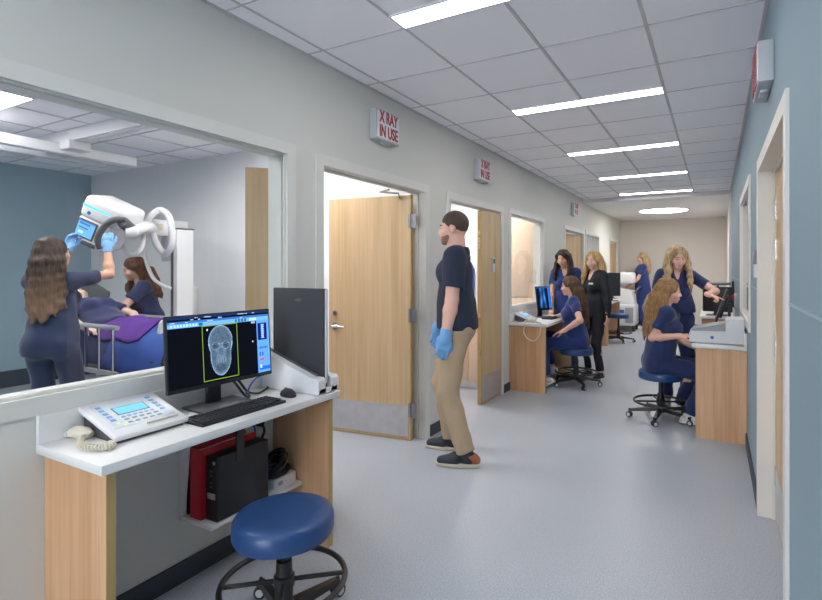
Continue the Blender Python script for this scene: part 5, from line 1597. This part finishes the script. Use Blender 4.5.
    # ---------------------------------------------------------------- gloves, shoes
    if gloves:
        for s_ in 'RL':
            a = A[s_]; f = SDF(0.0048)
            hand(f, a, off=0.0048, s_=s_)
            n = -unit(a['wr'] - a['el'])
            c = a['wr'] + n * 0.055 * S
            f.cone(a['wr'] + n * 0.07 * S, a['wr'] + a['dir'] * 0.02, 0.034 * af * S, 0.030 * af * S, 0.015, clips=[(n, c)])
            V, F = f.mesh(); npmesh('glove', V, F, M['glove'], rt)
    for s_ in 'RL':
        g_ = G[s_]; an, toe = g_['an'], g_['toe']
        zf = an[2] - 0.085 * S if rot is None else an[2] - 0.085 * S
        dn = np.array([0, 0, 1.0])
        if rot is None and 'pitch' in legs.get(s_, {}):
            pt = math.radians(legs[s_]['pitch'])
            tl = unit(toe * math.cos(pt) - np.array([0, 0, 1]) * math.sin(pt)); dn = unit(np.array([0, 0, 1]) * math.cos(pt) + toe * math.sin(pt))
        else: tl = toe
        ll = np.cross(tl, dn)
        base = an - dn * 0.085 * S
        fs = (0.93 if female else 1.08) * S
        def Q(y, z): return base + tl * y * fs + dn * z * fs
        f = SDF(0.006)
        f.cone(Q(-0.045, 0.042), Q(0.06, 0.045), 0.036 * fs, 0.038 * fs, 0.02, clips=[(-dn, Q(0, 0.022))])
        f.cone(Q(0.06, 0.042), Q(0.155, 0.030), 0.040 * fs, 0.026 * fs, 0.02, 1.30, ll, clips=[(-dn, Q(0, 0.020))])
        f.cone(Q(-0.02, 0.05), Q(0.0, 0.095), 0.037 * fs, 0.041 * fs, 0.02, clips=[(dn, Q(0, 0.100))])
        V, F = f.mesh(); so = npmesh('shoe', V, F, M[shoes], rt)
        f = SDF(0.006)
        f.cone(Q(-0.055, 0.014), Q(0.06, 0.014), 0.036 * fs, 0.038 * fs, 0.01, 1.05, ll, clips=[(-dn, Q(0, 0.001)), (dn, Q(0, 0.026))])
        f.cone(Q(0.06, 0.014), Q(0.165, 0.016), 0.040 * fs, 0.026 * fs, 0.02, 1.30, ll, clips=[(-dn, Q(0, 0.001)), (dn, Q(0, 0.025))])
        V, F = f.mesh(); npmesh('sole', V, F, M['sole' if shoes == 'nshoe' else 'wshoe'], so)
        if shoes == 'nshoe':
            f = SDF(0.006); f.cone(Q(-0.062, 0.040), Q(-0.03, 0.055), 0.030 * fs, 0.033 * fs, 0.01, 1.05, ll, clips=[(tl, Q(-0.02, 0))])
            f.cone(Q(-0.046, 0.042), Q(-0.03, 0.070), 0.038 * fs, 0.040 * fs, 0.01, clips=[(-dn, Q(0, 0.022)), (dn, Q(0, 0.075)), (tl, Q(-0.012, 0))])
            V, F = f.mesh(); npmesh('heel_patch', V, F, M['tan'], so)
    # ---------------------------------------------------------------- hair
    if hair:
        f = SDF(0.006)
        rs = np.random.RandomState(seed + 40)
        st = hair['style']
        if st == 'short':
            f.ell(Th(0, -0.016, 0.030), np.array([0.0775 * hw, 0.0965, 0.095]) * S, 0.01, RH)
            f.ell(Th(0, 0.10, -0.03), np.array([0.085, 0.085, 0.085]) * S, 0.008, RH, sub=True)
            f.ell(Th(0, -0.02, -0.125), np.array([0.12, 0.15, 0.10]) * S, 0.008, RH, sub=True)
            V, F = f.mesh(noise=0.002, nscale=30, seed=seed)
        else:
            f.ell(Th(0, -0.018, 0.028), np.array([0.083, 0.101, 0.100]) * S, 0.01, RH)
            f.ell(Th(0, -0.055, -0.03), np.array([0.080, 0.066, 0.10]) * S, 0.02, RH)
            Ry = rotm(head[0] * 0.6 + twist, 0, 0)
            L = hair.get('len', 0.42); wv = hair.get('wave', 0.0); rad = hair.get('r', 0.022) * 0.88
            def hang(x, y, dz): return HC + RH @ (np.array([x * 0.55, y * 0.55, -dz * 0.25]) * S) + RT @ (np.array([x * 0.45, y * 0.45 - 0.02, -dz * 0.75 + 0.0]) * S)
            n = hair.get('n', 13) + 4
            for q in range(n):
                ph = math.radians(-100 + 200 * q / (n - 1))
                sx, cy2 = math.sin(ph), -math.cos(ph)
                ln = L * (0.88 + 0.16 * math.cos(ph)) * rs.uniform(0.93, 1.05)
                pts = [Th(0.045 * sx, -0.03 + 0.05 * cy2, 0.075), Th(0.080 * sx, -0.02 + 0.088 * cy2, 0.02)]
                m = 7
                for i in range(1, m + 1):
                    t = i / m; dz = ln * t
                    ww = wv * math.sin(t * 15 + q * 1.7) * (0.3 + 0.7 * t)
                    ew = 0.082 + 0.020 * math.sin(min(1, t * 1.4) * PI / 2) * hair.get('spread', 1.0)
                    yy = -0.02 + (0.090 + 0.035 * min(1, t * 2.2)) * cy2 * (1 if cy2 < 0 else 0.4)
                    pts.append(hang(sx * ew + ww, yy + 0.4 * ww - 0.012, dz))
                for i in range(len(pts) - 1):
                    r1 = rad * (1.0 if i < 5 else 1.0 - 0.18 * (i - 4)); r2 = rad * (1.0 if i + 1 < 5 else 1.0 - 0.18 * (i - 3))
                    f.cone(pts[i], pts[i + 1], r1 * S, r2 * S, 0.03)
            if hair.get('front'):
                for sg in hair['front']:
                    for q in range(hair.get('nf', 4)):
                        off_ = q * 0.013; ln = hair.get('flen', L) * rs.uniform(0.9, 1.04)
                        pts = [Th(sg * 0.03, 0.030 - off_ * 2, 0.098 - off_ * .5), Th(sg * (0.074 - 0.004 * q), 0.036 - off_ * 2.2, 0.050), Th(sg * 0.088, 0.026 - off_ * 2, -0.02)]
                        for i in range(1, 7):
                            t = i / 6; ww = wv * math.sin(t * 13 + q * 2.1 + sg) * (0.4 + 0.6 * t)
                            pts.append(hang(sg * (0.088 + 0.012 * math.sin(t * 3) + off_ * .5) + ww, 0.035 + 0.10 * min(1, t * 1.5) - off_ * 2 + 0.4 * ww, 0.02 + ln * t))
                        for i in range(len(pts) - 1):
                            r1 = rad * 0.95 * (1.0 if i < 6 else 1 - 0.2 * (i - 5)); f.cone(pts[i], pts[i + 1], r1 * S, r1 * 0.97 * S, 0.024)
            # keep the face clear
            f.cone(Th(0, 0.125, 0.022), Th(0, 0.125, -0.10), 0.064 * S, 0.060 * S, 0.008, sub=True)
            f.ell(Th(0, 0.105, -0.020), np.array([0.062, 0.066, 0.092]) * S, 0.010, RH, sub=True)
            V, F = f.mesh(noise=0.0035, nscale=26, seed=seed, stretch=(1, 1, 0.25))
        npmesh('hair', V, F, M[hairm], rt)
    if beard:
        f = SDF(0.004)
        f.ell(Th(0, 0.030, -0.047), np.array([0.0585 * hw, 0.0635, 0.068]) * S, 0.02, RH)
        f.ell(Th(0, 0.070, -0.093), np.array([0.026 * hw, 0.020, 0.020]) * S, 0.02, RH)
        f.cone(Th(0, 0.14, -0.002), Th(0, 0.14, 0.03), 0.085 * S, 0.10 * S, 0.01, sub=True)
        f.ell(Th(0, 0.10, -0.064), np.array([0.027, 0.02, 0.013]) * S, 0.006, RH, sub=True)
        f.ell(Th(0, -0.02, 0.03), np.array([0.12, 0.10, 0.075]) * S, 0.01, RH, sub=True)
        V, F = f.mesh(); npmesh('beard', V, F, M['stubble'], rt)
    return dict(root=rt, Tt=Tt, Tp=Tp, Th=Th, RT=RT, RP=RP, RH=RH, A=A, G=G, S=S, nb=nb)

def ground(p, z): return (p[0], p[1], z)
def leftv(f): return np.array([-f[1], f[0], 0.0])

# ---- the man walking towards the left
fm = unit((-0.93, -0.36, 0))[:2]
mp = (-1.752, 3.42)
pm = person('man in a navy polo and khaki trousers standing in the corridor with blue gloves', (*mp, 0), fm, H=1.865, female=False, lean=1, head=(-4, 2, 0),
    arms={'L': dict(wrist=(-1.715, 3.165, 0.945), pole=(0.9, 0.1, 0), dir=(-0.22, -0.05, -1), palm=(-0.5, 0.8, 0), curl=22),
          'R': dict(wrist=(-2.02, 3.60, 0.94), pole=(0.9, 0.4, 0), dir=(-0.25, 0, -1), palm=(0.3, -0.9, 0), curl=22)},
    legs={'L': dict(ankle=(-1.61, 3.285, 0.093), toe=(-0.93, -0.36, 0)), 'R': dict(ankle=(-1.855, 3.54, 0.093), toe=(-0.96, -0.22, 0))},
    hair=dict(style='short'), hairm='hman', skin='skin3', top='polo', topm='polo', botm='khaki', gloves=True, shoes='nshoe', beard=True, seed=3, h=0.0065)
# chest print
def on_cloth(P_, kind, pt):
    o = [c for c in P_['root'].children if c.name.split('.')[0] == kind][0]
    ok, loc, nrm, i = o.closest_point_on_mesh(Vector(pt))
    return loc, nrm
bpy.context.view_layer.update()
b = MB()
rnd = random.Random(9)
RTm = pm['RT']
for i in range(3):
    for j in range(4 - (i == 0)):
        c, n_ = on_cloth(pm, 'polo_shirt', pm['Tt'](-0.105 + j * 0.017, 0.17, 0.42 - i * 0.022))
        b.box(c[0] - 0.006, c[0] + 0.006, c[1] - 0.003, c[1] + 0.003, c[2] - 0.005, c[2] + 0.005)
b.build('chest_print', M['lgrey'], pm['root'])

# ---- nurse with long wavy chestnut hair, back to us, holding the tube head
n1 = (-4.36, 1.90)
person('person with long wavy brown hair seen from behind, reaching up to the x-ray tube', (*n1, 0), (-0.62, 0.80), H=1.66, lean=3, head=(-28, -8, 0),
    arms={'R': dict(wrist=(-4.39, 2.30, 1.62), pole=(0.35, 0.1, -1), dir=(-0.15, 0.1, 1), palm=(-0.8, 0.5, 0.0), curl=30),
          'L': dict(wrist=(-4.80, 2.26, 1.66), pole=(-0.8, -0.2, -0.5), dir=(-0.05, 0.15, 0.95), palm=(0.9, 0.1, -0.3), curl=28)},
    legs={'R': dict(ankle=(-4.26, 1.94, 0.085), toe=(-0.5, 0.85, 0)), 'L': dict(ankle=(-4.46, 1.84, 0.085), toe=(-0.7, 0.7, 0))},
    hair=dict(style='long', len=0.50, wave=0.020, n=15, r=0.024, spread=1.3), hairm='hombre', skin='skin2', topm='scrub2', botm='scrub2', gloves=True, seed=11, build=0.90)

# ---- nurse bending over the patient
n2 = (-5.12, 3.12)
person('person with auburn hair bending over the patient on the stretcher', (*n2, 0), (-0.42, -0.90), H=1.62, pelvis=(-5.12, 3.13, 0.80), lean=14, head=(-6, 14, 0),
    arms={'R': dict(wrist=(-5.36, 2.72, 1.14), pole=(0.2, 0.3, -0.9), dir=(-0.75, -0.3, 0.0), palm=(0.1, 0.2, -1), curl=14),
          'L': dict(wrist=(-5.20, 2.60, 1.08), pole=(0.7, 0.2, -0.8), dir=(-0.9, -0.1, -0.0), palm=(0, 0.3, -1), curl=14)},
    legs={'R': dict(ankle=(-5.21, 3.16, 0.085), toe=(-0.5, -0.86, 0)), 'L': dict(ankle=(-5.03, 3.08, 0.085), toe=(-0.4, -0.9, 0))},
    hair=dict(style='long', len=0.36, wave=0.012, n=8, r=0.023, front=(1,), nf=2, flen=0.26), hairm='hred', skin='skin3', topm='scrub', botm='scrub', gloves=True, smile=True, seed=21, h=0.007)

# ---- patient lying on the stretcher
person('patient lying on the stretcher under blankets', (-4.74, 2.54, 0.87), (0, 1), H=1.62, pelvis=(0, 0, 0), lean=30, head=(0, -12, 0), rot=(PI / 2, 0, -PI / 2) ,
    arms={'R': dict(wrist=(0.21, 0.05, -0.02), pole=(1, 0, 0), dir=(0, 0, -1), palm=(0, -1, 0)), 'L': dict(wrist=(-0.21, 0.05, -0.02), pole=(-1, 0, 0), dir=(0, 0, -1), palm=(0, -1, 0))},
    legs={'R': dict(ankle=(0.08, 0.0, -0.83), toe=(0.1, 1, 0), pole=(0, 1, 0)), 'L': dict(ankle=(-0.08, 0.0, -0.83), toe=(-0.1, 1, 0), pole=(0, 1, 0))},
    hair=None, skin='manikin', topm='scrub', botm='scrub', seed=31, h=0.008, name='patient')

# ---- seated brunette at the second desk
b1 = (-1.53, 6.22)
person('person with straight brown hair in blue scrubs sitting at the second desk', (*b1, 0), (-0.90, -0.28), H=1.66, pelvis=(-1.52, 6.22, 0.555), lean=6, head=(-8, 8, 0),
    arms={'L': dict(wrist=(-1.60, 5.93, 0.70), pole=(0.6, -0.5, -0.4), dir=(-0.85, -0.2, -0.3), palm=(0, 0.1, -1), curl=12),
          'R': dict(wrist=(-1.74, 6.30, 0.855), pole=(0.3, 0.5, -0.8), dir=(-1, -0.05, -0.15), palm=(0, 0, -1), curl=18)},
    legs={'L': dict(ankle=(-1.815, 5.92, 0.115), toe=(-0.75, -0.4, 0), pole=(-0.9, -0.28, 0.9), pitch=25), 'R': dict(ankle=(-1.83, 6.22, 0.20), toe=(-0.9, -0.1, 0), pole=(-0.9, -0.1, 1.0), pitch=5)},
    hair=dict(style='long', len=0.56, wave=0.003, n=13, r=0.021, spread=0.6), hairm='hbrown', skin='skin3', topm='royal', botm='royal', seed=41, bare_ankle=True)

# ---- dark-haired woman standing at the far end of that desk
person('person with dark brown hair in blue scrubs standing beyond the seated brunette', (-1.87, 7.03, 0), (0.10, -1.0), H=1.70, lean=4, head=(-14, 14, 6),
    arms={'R': dict(wrist=(-2.02, 6.84, 0.86), pole=(-0.8, 0.3, -0.2), dir=(0.1, -0.7, -0.6), palm=(0.2, 0, -1), curl=15),
          'L': dict(wrist=(-1.68, 7.02, 0.92), pole=(0.8, 0.3, 0))},
    hair=dict(style='long', len=0.34, wave=0.004, n=11, r=0.022, front=(1, -1), nf=3, flen=0.30), hairm='hdark', skin='skin2', topm='royal', botm='royal', seed=51, smile=False)

# ---- blonde in black
bl_ = (-1.40, 6.74)
pb = person('person with straight blond hair in a black jacket and black trousers', (*bl_, 0), (-0.55, -0.83), H=1.655, lean=3, head=(12, 6, -4),
    arms={'L': dict(wrist=(-1.20, 6.56, 0.83), pole=(0.9, 0.5, 0), dir=(-0.05, -0.25, -1), palm=(-0.9, 0.4, 0), curl=22),
          'R': dict(wrist=(-1.56, 6.83, 0.86), pole=(-0.4, 0.9, 0))},
    legs={'R': dict(ankle=(-1.50, 6.80, 0.08), toe=(-0.5, -0.86, 0)), 'L': dict(ankle=(-1.33, 6.70, 0.08), toe=(-0.35, -0.93, 0))},
    hair=dict(style='long', len=0.34, wave=0.006, n=12, r=0.023, front=(1,), nf=4, flen=0.34), hairm='hblond', skin='skin', top='jacket', topm='jacket', botm='jacket', shoes='nshoe', smile=True, brow='browl', seed=61, bare_ankle=True)
bpy.context.view_layer.update()
b = MB(); c, n_ = on_cloth(pb, 'jacket', pb['Tt'](-0.085, 0.18, 0.425)); c = np.array(c)
mt = Matrix(np.vstack([np.column_stack([pb['RT'], c]), [0, 0, 0, 1]]).tolist())
b.box(-0.036, 0.036, -0.004, 0.006, -0.012, 0.012, mtx=mt); b.build('name_badge', M['wplast'], pb['root'])
a = pb['A']['L']; u_ = Vector(unit(a['wr'] - a['el'])); w_ = Vector(a['wr'])
b = MB(); b.cyl(w_ - u_ * 0.045, w_ - u_ * 0.02, 0.036, 20); b.build('wrist_watch', M['band'], pb['root'])

# ---- seated blonde at the right desk
b2 = (-0.465, 5.20)
person('person with long honey blond hair in navy scrubs sitting at the right desk', (*b2, 0), (0.90, 0.28), H=1.66, pelvis=(-0.475, 5.17, 0.555), lean=7, head=(-6, 6, 0),
    arms={'R': dict(wrist=(-0.29, 5.0, 0.83), pole=(-0.15, -0.05, -1), dir=(0.9, 0.2, 0.1), palm=(0, 0.3, -1), curl=25),
          'L': dict(wrist=(-0.21, 5.34, 0.705), pole=(-0.2, 0.6, -0.8), dir=(0.8, -0.3, -0.4), palm=(0, -0.3, -1), curl=20)},
    legs={'R': dict(ankle=(-0.22, 5.12, 0.10), toe=(0.95, 0.1, 0), pole=(0.9, 0.1, 0.9)), 'L': dict(ankle=(-0.30, 5.44, 0.09), toe=(0.8, 0.5, 0), pole=(0.7, 0.5, 0.9))},
    hair=dict(style='long', len=0.47, wave=0.002, n=16, r=0.024, spread=0.75), hairm='hhoney', skin='skin3', topm='scrub', botm='scrub', seed=71, brow='browl')

# ---- standing blonde pointing at the screen
pp = person('person with wavy blond hair standing and pointing at the edge-on monitor', (-0.37, 5.80, 0), (0.22, -0.97), H=1.675, lean=4, hem=0.10, build=0.93, head=(10, 16, 4),
    arms={'L': dict(wrist=(-0.065, 5.52, 1.19), pole=(0.8, 0.4, -0.4), dir=(0.75, -0.25, -0.25), palm=(-0.2, 0.1, -1), curl=40, point=True),
          'R': dict(wrist=(-0.585, 5.80, 0.90), pole=(-0.4, 0.9, 0))},
    legs={'R': dict(ankle=(-0.46, 5.82, 0.085), toe=(-0.1, -1, 0)), 'L': dict(ankle=(-0.27, 5.76, 0.085), toe=(0.35, -0.94, 0))},
    hair=dict(style='long', len=0.36, wave=0.020, n=12, r=0.024, front=(1, -1), nf=4, flen=0.36), hairm='hash_', skin='skin3', topm='scrub', botm='scrub', smile=True, brow='browl', seed=81)
b = MB()
bpy.context.view_layer.update()
def T_(x, y, z):
    c, n_ = on_cloth(pp, 'trousers', pp['Tp'](x, y, z)); return c + n_ * 0.006
for sx in (-1, 1):
    b.tube(spline([T_(0.0, 0.2, 0.085), T_(sx * 0.012, 0.2, 0.04), T_(sx * 0.016, 0.2, -0.02), T_(sx * 0.012, 0.2, -0.07)], 6), 0.008, 8)
    b.tube(spline([T_(0, 0.2, 0.085), T_(sx * 0.025, 0.2, 0.095), T_(sx * 0.03, 0.2, 0.06), T_(0, 0.2, 0.075)], 6), 0.006, 8)
b.build('drawstring', M['drawstring'], pp['root'])

# ---- woman at the end of the corridor
person('person with blond hair in blue scrubs standing at the portable machine, far away', (-1.55, 12.85, 0), (-0.93, -0.2), H=1.82, lean=2, head=(0, -4, 0), build=1.18,
    arms={'L': dict(wrist=(-1.82, 12.62, 1.03), pole=(0.6, -0.3, -0.6), dir=(-0.9, 0, -0.1), palm=(0, 0.2, -1), curl=35),
          'R': dict(wrist=(-1.87, 12.95, 1.03), pole=(0.4, 0.5, -0.6), dir=(-0.9, 0, -0.1), palm=(0, 0.2, -1), curl=35)},
    hair=dict(style='long', len=0.36, wave=0.008, n=10, r=0.025), hairm='hash_', skin='skin3', topm='royal', botm='royal', seed=91, h=0.009, brow='browl')
